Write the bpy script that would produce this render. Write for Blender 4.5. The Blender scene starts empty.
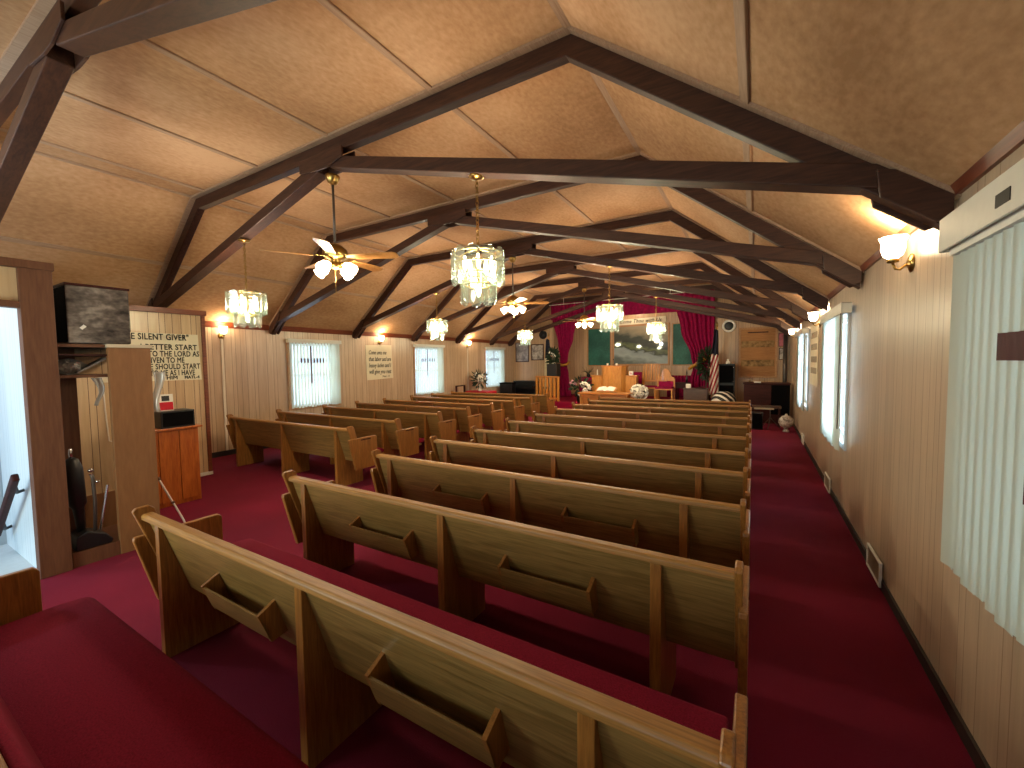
import bpy, bmesh, math, random
from mathutils import Vector, Matrix
random.seed(7)
PI = math.pi
SC = bpy.context.scene
C = SC.collection

# ------------------------------------------------------------------ materials
def rgb(h):
    return tuple(((int(h[i:i+2], 16) / 255) ** 2.2) for i in (0, 2, 4)) + (1,)

def nt(name):
    m = bpy.data.materials.new(name); m.use_nodes = True
    t = m.node_tree; b = t.nodes['Principled BSDF']
    return m, t, b

def plain(name, col, rough=.5, metal=0, noise=0, scale=20, spec=.5, coat=0, bump=0):
    m, t, b = nt(name)
    b.inputs['Roughness'].default_value = rough
    b.inputs['Metallic'].default_value = metal
    b.inputs['Specular IOR Level'].default_value = spec
    b.inputs['Coat Weight'].default_value = coat
    c = rgb(col) if isinstance(col, str) else col
    tc = t.nodes.new('ShaderNodeTexCoord')
    n = t.nodes.new('ShaderNodeTexNoise'); n.inputs['Scale'].default_value = scale
    n.inputs['Detail'].default_value = 4
    t.links.new(tc.outputs['Object'], n.inputs['Vector'])
    r = t.nodes.new('ShaderNodeValToRGB')
    k = max(noise, .02)
    r.color_ramp.elements[0].position = .3; r.color_ramp.elements[1].position = .7
    r.color_ramp.elements[0].color = tuple(x * (1 - k) for x in c[:3]) + (1,)
    r.color_ramp.elements[1].color = tuple(min(1, x * (1 + k)) for x in c[:3]) + (1,)
    t.links.new(n.outputs['Fac'], r.inputs['Fac'])
    t.links.new(r.outputs['Color'], b.inputs['Base Color'])
    if bump:
        bp = t.nodes.new('ShaderNodeBump'); bp.inputs['Strength'].default_value = bump
        bp.inputs['Distance'].default_value = .01
        t.links.new(n.outputs['Fac'], bp.inputs['Height']); t.links.new(bp.outputs['Normal'], b.inputs['Normal'])
    return m

def wood(name, c1, c2, scale=(1.2, 22, 22), rough=.4, coat=.0, bump=.05, spec=.5):
    m, t, b = nt(name)
    tc = t.nodes.new('ShaderNodeTexCoord'); mp = t.nodes.new('ShaderNodeMapping')
    mp.inputs['Scale'].default_value = scale
    n = t.nodes.new('ShaderNodeTexNoise'); n.inputs['Scale'].default_value = 2.2
    n.inputs['Detail'].default_value = 6; n.inputs['Distortion'].default_value = 1.2
    n2 = t.nodes.new('ShaderNodeTexNoise'); n2.inputs['Scale'].default_value = 9
    mx = t.nodes.new('ShaderNodeMix'); mx.data_type = 'FLOAT'; mx.inputs[0].default_value = .35
    r = t.nodes.new('ShaderNodeValToRGB')
    r.color_ramp.elements[0].position = .32; r.color_ramp.elements[1].position = .68
    r.color_ramp.elements[0].color = rgb(c1); r.color_ramp.elements[1].color = rgb(c2)
    t.links.new(tc.outputs['Object'], mp.inputs['Vector'])
    t.links.new(mp.outputs['Vector'], n.inputs['Vector']); t.links.new(mp.outputs['Vector'], n2.inputs['Vector'])
    t.links.new(n.outputs['Fac'], mx.inputs[2]); t.links.new(n2.outputs['Fac'], mx.inputs[3])
    t.links.new(mx.outputs[0], r.inputs['Fac']); t.links.new(r.outputs['Color'], b.inputs['Base Color'])
    b.inputs['Roughness'].default_value = rough; b.inputs['Coat Weight'].default_value = coat
    b.inputs['Specular IOR Level'].default_value = spec
    bp = t.nodes.new('ShaderNodeBump'); bp.inputs['Strength'].default_value = bump; bp.inputs['Distance'].default_value = .004
    t.links.new(mx.outputs[0], bp.inputs['Height']); t.links.new(bp.outputs['Normal'], b.inputs['Normal'])
    return m

def math_node(t, op, a, b=None, c=None):
    n = t.nodes.new('ShaderNodeMath'); n.operation = op
    for i, v in enumerate((a, b, c)):
        if v is None: continue
        if isinstance(v, (int, float)): n.inputs[i].default_value = v
        else: t.links.new(v, n.inputs[i])
    return n.outputs[0]

def paneling(name, axis, c1, c2, groove, w=.203, phase=0., rough=.32):
    """grooved sheet panelling: vertical boards of uneven width along one axis"""
    m, t, b = nt(name)
    tc = t.nodes.new('ShaderNodeTexCoord'); sp = t.nodes.new('ShaderNodeSeparateXYZ')
    t.links.new(tc.outputs['Object'], sp.inputs[0])
    s = math_node(t, 'ADD', sp.outputs[axis], 100 + phase)
    g = None
    for per, off in ((w, 0), (w * 2, .07), (w * 6, .31)):
        f = math_node(t, 'FRACT', math_node(t, 'DIVIDE', math_node(t, 'ADD', s, off), per))
        e = math_node(t, 'LESS_THAN', f, .006 / per)
        g = e if g is None else math_node(t, 'MAXIMUM', g, e)
    pl = math_node(t, 'FLOOR', math_node(t, 'DIVIDE', s, w))
    wn = t.nodes.new('ShaderNodeTexWhiteNoise'); wn.noise_dimensions = '1D'; t.links.new(pl, wn.inputs['W'])
    mp = t.nodes.new('ShaderNodeMapping'); mp.inputs['Scale'].default_value = (14, 14, 1.1)
    t.links.new(tc.outputs['Object'], mp.inputs['Vector'])
    n = t.nodes.new('ShaderNodeTexNoise'); n.inputs['Scale'].default_value = 1.6; n.inputs['Detail'].default_value = 6
    n.inputs['Distortion'].default_value = .8
    t.links.new(mp.outputs['Vector'], n.inputs['Vector'])
    fac = math_node(t, 'ADD', math_node(t, 'MULTIPLY', n.outputs['Fac'], .75), math_node(t, 'MULTIPLY', wn.outputs['Value'], .3))
    r = t.nodes.new('ShaderNodeValToRGB')
    r.color_ramp.elements[0].position = .25; r.color_ramp.elements[1].position = .8
    r.color_ramp.elements[0].color = rgb(c1); r.color_ramp.elements[1].color = rgb(c2)
    t.links.new(fac, r.inputs['Fac'])
    mx = t.nodes.new('ShaderNodeMix'); mx.data_type = 'RGBA'
    t.links.new(g, mx.inputs[0]); t.links.new(r.outputs['Color'], mx.inputs[6]); mx.inputs[7].default_value = rgb(groove)
    t.links.new(mx.outputs[2], b.inputs['Base Color'])
    b.inputs['Roughness'].default_value = rough
    bp = t.nodes.new('ShaderNodeBump'); bp.invert = True; bp.inputs['Strength'].default_value = .6; bp.inputs['Distance'].default_value = .003
    t.links.new(g, bp.inputs['Height']); t.links.new(bp.outputs['Normal'], b.inputs['Normal'])
    return m

def blotchy(name, c1, c2, c3, s1=1.1, s2=5.5, rough=.85, stretch=(1, 1, 1), bump=.15):
    m, t, b = nt(name)
    tc = t.nodes.new('ShaderNodeTexCoord'); mp = t.nodes.new('ShaderNodeMapping'); mp.inputs['Scale'].default_value = stretch
    t.links.new(tc.outputs['Object'], mp.inputs['Vector'])
    n = t.nodes.new('ShaderNodeTexNoise'); n.inputs['Scale'].default_value = s1; n.inputs['Detail'].default_value = 5
    n2 = t.nodes.new('ShaderNodeTexNoise'); n2.inputs['Scale'].default_value = s2 * 6; n2.inputs['Detail'].default_value = 4
    t.links.new(mp.outputs['Vector'], n.inputs['Vector']); t.links.new(mp.outputs['Vector'], n2.inputs['Vector'])
    f = math_node(t, 'ADD', math_node(t, 'MULTIPLY', n.outputs['Fac'], .7), math_node(t, 'MULTIPLY', n2.outputs['Fac'], .3))
    r = t.nodes.new('ShaderNodeValToRGB')
    r.color_ramp.elements[0].position = .36; r.color_ramp.elements[0].color = rgb(c1)
    r.color_ramp.elements[1].position = .64; r.color_ramp.elements[1].color = rgb(c3)
    e = r.color_ramp.elements.new(.5); e.color = rgb(c2)
    t.links.new(f, r.inputs['Fac']); t.links.new(r.outputs['Color'], b.inputs['Base Color'])
    b.inputs['Roughness'].default_value = rough
    b.inputs['Specular IOR Level'].default_value = .25
    bp = t.nodes.new('ShaderNodeBump'); bp.inputs['Strength'].default_value = bump; bp.inputs['Distance'].default_value = .01
    t.links.new(n2.outputs['Fac'], bp.inputs['Height']); t.links.new(bp.outputs['Normal'], b.inputs['Normal'])
    return m

def glow(name, col, strength):
    m, t, b = nt(name)
    b.inputs['Base Color'].default_value = rgb('fff4e0')
    b.inputs['Emission Color'].default_value = col; b.inputs['Emission Strength'].default_value = strength
    return m

def glassy(name, tint, gloss=.12, rough=.05, body=.0, bodycol=(1, 1, 1, 1)):
    m, t, b = nt(name); t.nodes.remove(b)
    o = t.nodes['Material Output']
    tr = t.nodes.new('ShaderNodeBsdfTransparent'); tr.inputs['Color'].default_value = tint
    gl = t.nodes.new('ShaderNodeBsdfGlossy'); gl.inputs['Roughness'].default_value = rough
    lw = t.nodes.new('ShaderNodeLayerWeight'); lw.inputs['Blend'].default_value = .35
    f = math_node(t, 'ADD', math_node(t, 'MULTIPLY', lw.outputs['Facing'], .5), gloss)
    mx = t.nodes.new('ShaderNodeMixShader'); t.links.new(f, mx.inputs[0])
    t.links.new(tr.outputs[0], mx.inputs[1]); t.links.new(gl.outputs[0], mx.inputs[2])
    last = mx.outputs[0]
    if body:
        tl = t.nodes.new('ShaderNodeBsdfTranslucent'); tl.inputs['Color'].default_value = bodycol
        df = t.nodes.new('ShaderNodeBsdfDiffuse'); df.inputs['Color'].default_value = bodycol
        ad = t.nodes.new('ShaderNodeMixShader'); ad.inputs[0].default_value = .5
        t.links.new(tl.outputs[0], ad.inputs[1]); t.links.new(df.outputs[0], ad.inputs[2])
        m2 = t.nodes.new('ShaderNodeMixShader'); m2.inputs[0].default_value = body
        t.links.new(last, m2.inputs[1]); t.links.new(ad.outputs[0], m2.inputs[2]); last = m2.outputs[0]
    t.links.new(last, o.inputs['Surface'])
    return m

def sheer(name, col, trans=.5, rough=.6):
    """cloth or vinyl that lets some light through"""
    m, t, b = nt(name); o = t.nodes['Material Output']
    b.inputs['Base Color'].default_value = rgb(col); b.inputs['Roughness'].default_value = rough
    tl = t.nodes.new('ShaderNodeBsdfTranslucent'); tl.inputs['Color'].default_value = rgb(col)
    mx = t.nodes.new('ShaderNodeMixShader'); mx.inputs[0].default_value = trans
    t.links.new(b.outputs[0], mx.inputs[1]); t.links.new(tl.outputs[0], mx.inputs[2]); t.links.new(mx.outputs[0], o.inputs['Surface'])
    return m

M = {}
M['pew'] = wood('pew_oak', '674f28', '977645', (1.0, 20, 20), rough=.42, coat=.15)
M['pew_end'] = wood('pew_oak_end', '6e4620', 'a06c34', (20, 20, 1.4), rough=.36, coat=.15)
M['pew_rail'] = wood('pew_oak_rail', '785327', 'a5763d', (1.0, 24, 24), rough=.48, coat=.0)
M['cushion'] = plain('crimson_upholstery', '751a33', .95, noise=.25, scale=160, spec=.15, bump=.15)
M['carpet'] = blotchy('crimson_carpet', '5d1027', '69132c', '761832', .8, 40, .98, bump=.6)
M['carpet_stage'] = plain('stage_carpet', '781632', .97, noise=.2, scale=60, spec=.1)
M['wall_y'] = paneling('panelling_side', 1, 'a5886c', 'c4a98c', '5c432e', .203)
M['wall_r'] = paneling('panelling_right', 1, 'a08c77', 'bda88f', '846d54', .203)
M['wall_x'] = paneling('panelling_end', 0, 'a58463', 'c2a07c', '5f432d', .203)
M['wall_sign'] = paneling('panelling_entry', 1, 'b08e68', 'cdb08a', '4c3420', .2, .05)
M['white_panel'] = paneling('white_panelling', 0, 'c5ccd0', 'd3d9db', 'a5adb2', .2)
M['ceiling'] = blotchy('tan_ceiling_board', '94704f', 'ad8864', 'c09d7a', .9, 4.5, .9, (1, .55, 1), .25)
M['batten'] = wood('ceiling_batten', '8d7057', 'a98d74', (20, 1, 20), .7)
M['beam'] = wood('dark_truss_timber', '2d1a13', '4d3123', (1, 10, 10), .5, spec=.4)
M['crown'] = wood('red_brown_crown', '5a2a18', '7c4026', (14, 1, 14), .4)
M['base'] = plain('dark_vinyl_base', '2a201c', .6, noise=.1)
M['brown'] = wood('brown_painted_board', '4f2d18', '64402a', (10, 10, 1), .6)
M['brown_lt'] = wood('tan_brown_board', '6f4a2a', '7e5735', (6, 6, 1), .6)
M['shelf_edge'] = plain('pale_shelf_edge', 'b3a690', .6)
M['board_wood'] = wood('matte_board_wood', '8f5f35', 'b27e4c', (1.1, 14, 14), .7)
M['pine'] = wood('knotty_pine', '8a4316', 'b8692c', (11, 11, 1.1), .35, coat=.2)
M['oak'] = wood('golden_oak', 'a0642a', 'c88a44', (9, 9, 1.2), .32, coat=.25)
M['oak_x'] = wood('golden_oak_long', 'a0602c', 'c98646', (1.1, 14, 14), .32, coat=.25)
M['mahog'] = wood('dark_mahogany', '2a1210', '43201b', (1, 8, 8), .55, spec=.2)
M['walnut'] = wood('grey_brown_walnut', '3f2e26', '5b463b', (1, 8, 8), .45)
M['black'] = plain('black_plastic', '101012', .45, noise=.1)
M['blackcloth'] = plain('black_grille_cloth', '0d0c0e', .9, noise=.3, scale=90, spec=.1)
M['brass'] = plain('polished_brass', 'a58850', .28, 1, noise=.06)
M['chrome'] = plain('chrome', 'c8c8cc', .2, 1)
M['white'] = plain('white_paint', 'dcd8cf', .5, noise=.03)
M['cord'] = plain('white_cord_cover', 'd9cdbb', .5)
M['blade'] = wood('fan_blade_oak', '9a6a38', 'c49258', (3, 3, 3), .3, coat=.3)
M['bulb'] = glow('bulb_glow', (1, .84, .60, 1), 14)
M['fanglow'] = glow('lit_tulip_glass', (1, .78, .48, 1), 9)
M['sconceglow'] = glow('lit_sconce_glass', (1, .82, .55, 1), 11)
M['crystal'] = glassy('bevelled_chandelier_glass', (.87, .975, .945, 1), .10, .12, .014, (.80, .95, .92, 1))
M['pane'] = glassy('window_glass', (.95, .98, 1, 1), .04, .02)
M['slat'] = sheer('blind_vinyl', 'cfd3c8', .45)
M['slat_cross'] = sheer('maroon_cross_vinyl', '4a1620', .25)
M['valance'] = plain('cream_valance', 'cfcdc0', .5, noise=.03)
M['winframe'] = plain('white_window_frame', 'd5dbe0', .4)
M['velvet'] = plain('crimson_velvet', '840a40', .8, noise=.25, scale=14, spec=.2)
M['redcloth'] = plain('red_cloth', 'b51226', .8, noise=.15, scale=10)
M['paper'] = plain('cream_poster', 'd8cdb0', .8, noise=.05, scale=4)
M['ink'] = plain('black_ink', '1c1a18', .8)
M['ink_faint'] = plain('faded_ink', '8a7f6c', .8)
M['teal'] = blotchy('green_board', '1f4a44', '28594f', '357064', 1.2, 4, .5, bump=.05)
M['frame_wood'] = wood('honey_frame', '9a6c44', 'b88a5c', (8, 8, 8), .5)
M['leaf'] = plain('dark_green_leaf', '1d2f18', .6, noise=.4, scale=30)
M['whiteflower'] = plain('white_petals', 'e6e0d0', .7, noise=.08, scale=40)
M['pinkflower'] = plain('pink_petals', 'c9909a', .7, noise=.15, scale=40)
M['grime'] = blotchy('weathered_grey_cabinet', '2b2623', '59514b', '8b8178', 2.2, 3, .8, (1, 1, 1.8))
M['bag'] = glassy('clear_plastic_bag', (.9, .9, .9, 1), .1, .25, .35, (.75, .72, .68, 1))
M['navy'] = plain('navy_cloth', '14182c', .8, noise=.2)
M['cream_cloth'] = plain('cream_cloth', 'd2c3a2', .8, noise=.1)
M['gold'] = plain('gold_satin', 'b07a2c', .45, noise=.2)
M['label_black'] = plain('black_sticker', '060607', .6)
M['vent'] = plain('tan_metal_vent', '8f7c66', .4, .3)
M['pink'] = plain('pink_print', 'b5606a', .6, noise=.3, scale=12)
M['crystalware'] = blotchy('patterned_glass', '6a625c', 'a89f98', 'd8d2cb', 9, 6, .25)
M['greymetal'] = plain('grey_metal', '5a534e', .4, .6)

# -------------------------------------------------------------- mesh building
class B:
    def __init__(s): s.bm = bmesh.new()
    def box(s, x0, x1, y0, y1, z0, z1, mat=None):
        r = bmesh.ops.create_cube(s.bm, size=1)
        mtx = Matrix.Translation(((x0+x1)/2, (y0+y1)/2, (z0+z1)/2)) @ Matrix.Diagonal((abs(x1-x0), abs(y1-y0), abs(z1-z0), 1))
        if mat is not None: mtx = mat @ mtx
        bmesh.ops.transform(s.bm, matrix=mtx, verts=r['verts']); return s
    def prism(s, poly, axis, a, b, mat=None):
        def P(p, v):
            if axis == 'x': q = Vector((v, p[0], p[1]))
            elif axis == 'y': q = Vector((p[0], v, p[1]))
            else: q = Vector((p[0], p[1], v))
            return mat @ q if mat is not None else q
        va = [s.bm.verts.new(P(p, a)) for p in poly]; vb = [s.bm.verts.new(P(p, b)) for p in poly]
        n = len(poly); fs = [s.bm.faces.new(va), s.bm.faces.new(vb[::-1])]
        for i in range(n): fs.append(s.bm.faces.new((va[i], vb[i], vb[(i+1) % n], va[(i+1) % n])))
        bmesh.ops.recalc_face_normals(s.bm, faces=fs); return s
    def bar(s, p0, p1, w, h, up=(0, 0, 1)):
        """rectangular bar from p0 to p1, w sideways, h along up"""
        p0 = Vector(p0); p1 = Vector(p1); d = (p1-p0); L = d.length; d.normalize()
        sd = d.cross(Vector(up)); sd.normalize(); u = sd.cross(d)
        m = Matrix((sd, d, u)).transposed().to_4x4(); m.translation = (p0+p1)/2
        return s.box(-w/2, w/2, -L/2, L/2, -h/2, h/2, m)
    def tube(s, pts, r, n=8):
        pts = [Vector(p) for p in pts]; rings = []
        rr = r if isinstance(r, (list, tuple)) else [r]*len(pts)
        for i, p in enumerate(pts):
            d = (pts[min(i+1, len(pts)-1)] - pts[max(i-1, 0)]).normalized()
            a = Vector((0, 0, 1)) if abs(d.z) < .9 else Vector((1, 0, 0))
            e1 = d.cross(a).normalized(); e2 = d.cross(e1)
            rings.append([s.bm.verts.new(p + rr[i]*(math.cos(2*PI*k/n)*e1 + math.sin(2*PI*k/n)*e2)) for k in range(n)])
        fs = []
        for a, b in zip(rings, rings[1:]):
            for k in range(n): fs.append(s.bm.faces.new((a[k], a[(k+1) % n], b[(k+1) % n], b[k])))
        fs.append(s.bm.faces.new(rings[0][::-1])); fs.append(s.bm.faces.new(rings[-1]))
        bmesh.ops.recalc_face_normals(s.bm, faces=fs); return s
    def lathe(s, prof, n=20, mat=None, wob=None):
        rings = []
        for r, z in prof:
            ring = []
            for k in range(n):
                a = 2*PI*k/n; q = r * (1 + (wob(a, z) if wob else 0))
                p = Vector((q*math.cos(a), q*math.sin(a), z))
                ring.append(s.bm.verts.new(mat @ p if mat is not None else p))
            rings.append(ring)
        fs = []
        for a, b in zip(rings, rings[1:]):
            for k in range(n): fs.append(s.bm.faces.new((a[k], a[(k+1) % n], b[(k+1) % n], b[k])))
        fs.append(s.bm.faces.new(rings[0][::-1])); fs.append(s.bm.faces.new(rings[-1]))
        bmesh.ops.recalc_face_normals(s.bm, faces=fs); return s
    def ball(s, c, r, sc=(1, 1, 1), n=10):
        q = bmesh.ops.create_uvsphere(s.bm, u_segments=n, v_segments=max(6, n*2//3), radius=r)
        bmesh.ops.transform(s.bm, matrix=Matrix.Translation(c) @ Matrix.Diagonal((*sc, 1)), verts=q['verts']); return s
    def grid(s, f, nu, nv):
        vs = [[s.bm.verts.new(f(i/nu, j/nv)) for j in range(nv+1)] for i in range(nu+1)]
        for i in range(nu):
            for j in range(nv): s.bm.faces.new((vs[i][j], vs[i+1][j], vs[i+1][j+1], vs[i][j+1]))
        return s
    def build(s, name, mat, parent=None, bevel=0, smooth=False, solid=0):
        me = bpy.data.meshes.new(name); s.bm.to_mesh(me); s.bm.free()
        o = bpy.data.objects.new(name, me); C.objects.link(o)
        me.materials.append(M[mat] if isinstance(mat, str) else mat)
        if smooth:
            for p in me.polygons: p.use_smooth = True
        if bevel:
            md = o.modifiers.new('bevel', 'BEVEL'); md.width = bevel; md.segments = 2; md.limit_method = 'ANGLE'
        if solid:
            md = o.modifiers.new('solid', 'SOLIDIFY'); md.thickness = solid
        if parent is not None: o.parent = parent
        return o

def tag(o, label, cat, group=None):
    o['label'] = label; o['category'] = cat
    if group: o['group'] = group
    return o
def thing(name, label, cat, loc=(0, 0, 0), rz=0, group=None):
    o = bpy.data.objects.new(name, None); C.objects.link(o); o.empty_display_size = .1
    o.location = loc; o.rotation_euler = (0, 0, rz)
    return tag(o, label, cat, group)
def struct(o, label=None):
    o['kind'] = 'structure'
    if label: o['label'] = label
    return o
def dup(root, loc, rz=0, label=None, group=None):
    r = root.copy(); C.objects.link(r); r.location = loc; r.rotation_euler = (0, 0, rz)
    if label: r['label'] = label
    if group: r['group'] = group
    def rec(o, p):
        for ch in o.children:
            c = ch.copy(); C.objects.link(c); c.parent = p
            rec(ch, c)
    rec(root, r)
    return r
def light(kind, name, loc, power, col, size=.1, rot=(0, 0, 0), sy=None):
    l = bpy.data.lights.new(name, kind); l.energy = power; l.color = col
    if kind == 'AREA':
        l.shape = 'RECTANGLE'; l.size = size; l.size_y = sy or size
    else: l.shadow_soft_size = size
    o = bpy.data.objects.new(name, l); C.objects.link(o); o.location = loc; o.rotation_euler = rot
    return o
def lettering(txt, size, mat, parent, mtx, shear=0, spacing=1.0, bold=0, name='lettering'):
    cu = bpy.data.curves.new('lettering_curve', 'FONT'); cu.body = txt; cu.size = size; cu.shear = shear
    cu.space_character = spacing; cu.bevel_depth = bold; cu.bevel_resolution = 0; cu.extrude = .001; cu.resolution_u = 3
    tmp = bpy.data.objects.new('lettering_tmp', cu); C.objects.link(tmp)
    bpy.context.view_layer.update()
    me = bpy.data.meshes.new_from_object(tmp.evaluated_get(bpy.context.evaluated_depsgraph_get()))
    bpy.data.objects.remove(tmp); bpy.data.curves.remove(cu)
    me.transform(mtx); me.materials.clear(); me.materials.append(M[mat])
    o = bpy.data.objects.new(name, me); C.objects.link(o); o.parent = parent
    return o
def face_px(x, y, z):   # text on a wall seen from +X: reads along +Y
    return Matrix(((0, 0, 1, x), (1, 0, 0, y), (0, 1, 0, z), (0, 0, 0, 1)))
def face_ny(x, y, z):   # text on a wall seen from -Y: reads along +X
    return Matrix(((1, 0, 0, x), (0, 0, -1, y), (0, 1, 0, z), (0, 0, 0, 1)))
def face_nx(x, y, z):   # text on a wall seen from -X: reads along -Y
    return Matrix(((0, 0, -1, x), (-1, 0, 0, y), (0, 1, 0, z), (0, 0, 0, 1)))

# ------------------------------------------------------------------ the place
XL, XR, YB, YF, YR = -8.9, .845, -1.7, 15.3, 16.45
ZC, ZE = 4.15, 2.55
KL, KR = -6.93, -1.2        # where the flat ceiling breaks into the slopes
def ceil_z(x):
    if x < KL: return ZC - (KL-x)/(KL-XL)*(ZC-ZE)
    if x > KR: return ZC - (x-KR)/(XR-KR)*(ZC-ZE)
    return ZC

def wall_holes(name, mat, axis, pos, thick, a0, a1, z0, z1, holes):
    """wall in plane axis=pos, with rectangular openings (a0,a1,z0,z1)"""
    b = B()
    def bx(p, q, r, s):
        if q-p < 1e-4 or s-r < 1e-4: return
        if axis == 'x': b.box(pos, pos+thick, p, q, r, s)
        else: b.box(p, q, pos, pos+thick, r, s)
    cur = a0
    for h in sorted(holes):
        bx(cur, h[0], z0, z1); bx(h[0], h[1], z0, h[2]); bx(h[0], h[1], h[3], z1); cur = h[1]
    bx(cur, a1, z0, z1)
    return struct(b.build(name, mat))

WL = [(5.44, 6.62), (9.35, 10.55), (13.15, 14.35)]     # left windows (y)
WR = [(1.42, 2.60), (5.70, 6.90), (9.65, 10.85)]        # right windows
WZ = (.80, 2.22)
struct(B().box(XL-.2, XR+.2, YB-.2, YR+.2, -.12, 0).build('floor', 'carpet'))
wall_holes('wall_left', 'wall_y', 'x', XL, -.12, YB, YR, 0, 2.66, [(a, c, *WZ) for a, c in WL])
wall_holes('wall_right', 'wall_r', 'x', XR, .12, YB, YR, 0, 2.66, [(a, c, *WZ) for a, c in WR])
prof = [(XL-.14, ZE-.11), (KL, ZC), (KR, ZC), (XR+.14, ZE-.11), (XR+.14, ZE+.0), (KR, ZC+.1), (KL, ZC+.1), (XL-.14, ZE)]
struct(B().prism(prof, 'y', YB-.12, YR+.12).build('ceiling', 'ceiling'))
# end walls
def gable(x0, x1):
    xs = [x0] + [k for k in (KL, KR) if x0 < k < x1] + [x1]
    return [(x0, 0)] + [(x1, 0)] + [(x, ceil_z(x)+.02) for x in xs[::-1]]
OL, OR_ = -7.05, -1.2       # chancel opening
b = B().prism(gable(XL, OL), 'y', YF, YF+.12).prism(gable(OR_, XR), 'y', YF, YF+.12)
struct(b.build('wall_front', 'wall_x'))
b = B().prism(gable(OL-.4, OR_+.4), 'y', YR, YR+.1)
struct(b.build('wall_chancel', 'wall_x'))
b = B().box(OL-.12, OL, YF+.12, YR, 0, ceil_z(OL)).box(OR_, OR_+.12, YF+.12, YR, 0, ceil_z(OR_)+.02)
struct(b.build('wall_chancel_side', 'wall_y'))
# rear wall with glazed outer doors and windows
RH = [(-6.25, -5.35, .05, 2.1), (-4.3, -2.9, .85, 2.2), (-1.6, .2, .85, 2.2)]
wall_holes('wall_rear', 'wall_x', 'y', YB, -.12, XL, XR, 0, 2.66, RH)
b = B().prism([(XL, 2.66), (XR, 2.66), (XR, ceil_z(XR)), (KR, ZC+.02), (KL, ZC+.02), (XL, ceil_z(XL))], 'y', YB, YB-.12)
struct(b.build('wall_rear_gable', 'wall_x'))
# entry partition at the left rear
EX = -5.1
b = B().box(EX-.1, EX, YB, -.35, 0, 2.6).box(EX-.1, EX-.03, -.35, .9, 2.28, 2.6)
struct(b.build('wall_entry', 'wall_sign'))
struct(B().box(-6.52, -6.4, YB, 1.05, 0, 2.6).box(-6.4, EX-.05, .93, 1.05, 0, 2.6).build('wall_vestibule', 'white_panel'))
b = B().box(-8.9, -7.6, 1.0, 3.25, 0, 2.6)
struct(b.build('wall_partition', 'wall_sign'))
M['vinyl'] = plain('pale_vinyl_floor', 'b4bdc2', .5, noise=.05)
struct(B().box(-6.4, EX-.1, YB, .93, 0, .012).build('floor_vestibule', 'vinyl'))
b = B()
b.box(EX-.09, EX+.02, .90, 1.09, 0, 2.6)
b.prism([(-.35, 2.27), (.9, 2.235), (.9, 2.285), (-.35, 2.33)], 'x', EX-.09, EX+.02)
b.box(EX-.09, EX+.04, -.6, 1.10, 2.555, 2.62); b.box(EX-.09, EX+.02, -.5, -.35, 0, 2.6)
struct(b.build('door_frame', 'brown', bevel=.004))
# crown, base and ceiling battens
b = B(); b.prism([(XL, 2.48), (XL+.02, 2.48), (XL+.055, 2.58), (XL, 2.64)], 'y', 3.26, YF)
struct(b.build('trim_1', 'crown'))
b = B(); b.prism([(XR, 2.535), (XR-.02, 2.535), (XR-.05, 2.6), (XR, 2.62)], 'y', YB, YF)
struct(b.build('trim_2', 'crown'))
b = B().box(-7.6, -7.56, 1.0, 3.29, 2.54, 2.62).box(-8.9, -7.56, 3.25, 3.29, 2.54, 2.62).box(-7.6, -7.575, 3.215, 3.27, 0, 2.54)
struct(b.build('trim_3', 'crown', bevel=.006))
struct(B().box(XL, XL+.02, 3.27, YF, 0, .1).build('baseboard_left', 'base'))
struct(B().box(XR-.015, XR, YB, YF, 0, .075).build('baseboard_right', 'base'))
struct(B().box(-7.6, -7.57, 1.5, 3.27, 0, .05).build('baseboard_partition', 'valance'))
for k, x in enumerate((KR, -2.5, -3.92, -5.24, -6.55, KL)):
    w = .03 if k else .035
    o = B().box(x-w, x+w, YB, YR, ZC-.018, ZC+.005).build('trim_%d' % (k+4), 'batten', bevel=.006); struct(o)
for k, x in enumerate((-7.93, -.08)):
    sl = (ZC-ZE)/(KL-XL) * (1 if x < -4 else -1); z = ceil_z(x)
    m = Matrix.Translation((x, 0, z)) @ Matrix.Rotation(-math.atan(sl), 4, 'Y')
    struct(B().box(-.03, .03, YB, YR, -.018, .01, m).build('trim_%d' % (k+10), 'batten', bevel=.006))

# stage
b = B().box(OL, OR_, 13.0, YR, 0, .35).box(OL+.9, OR_-1.2, 12.72, 13.0, 0, .18)
struct(b.build('floor_stage', 'carpet_stage', bevel=.01))

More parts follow.
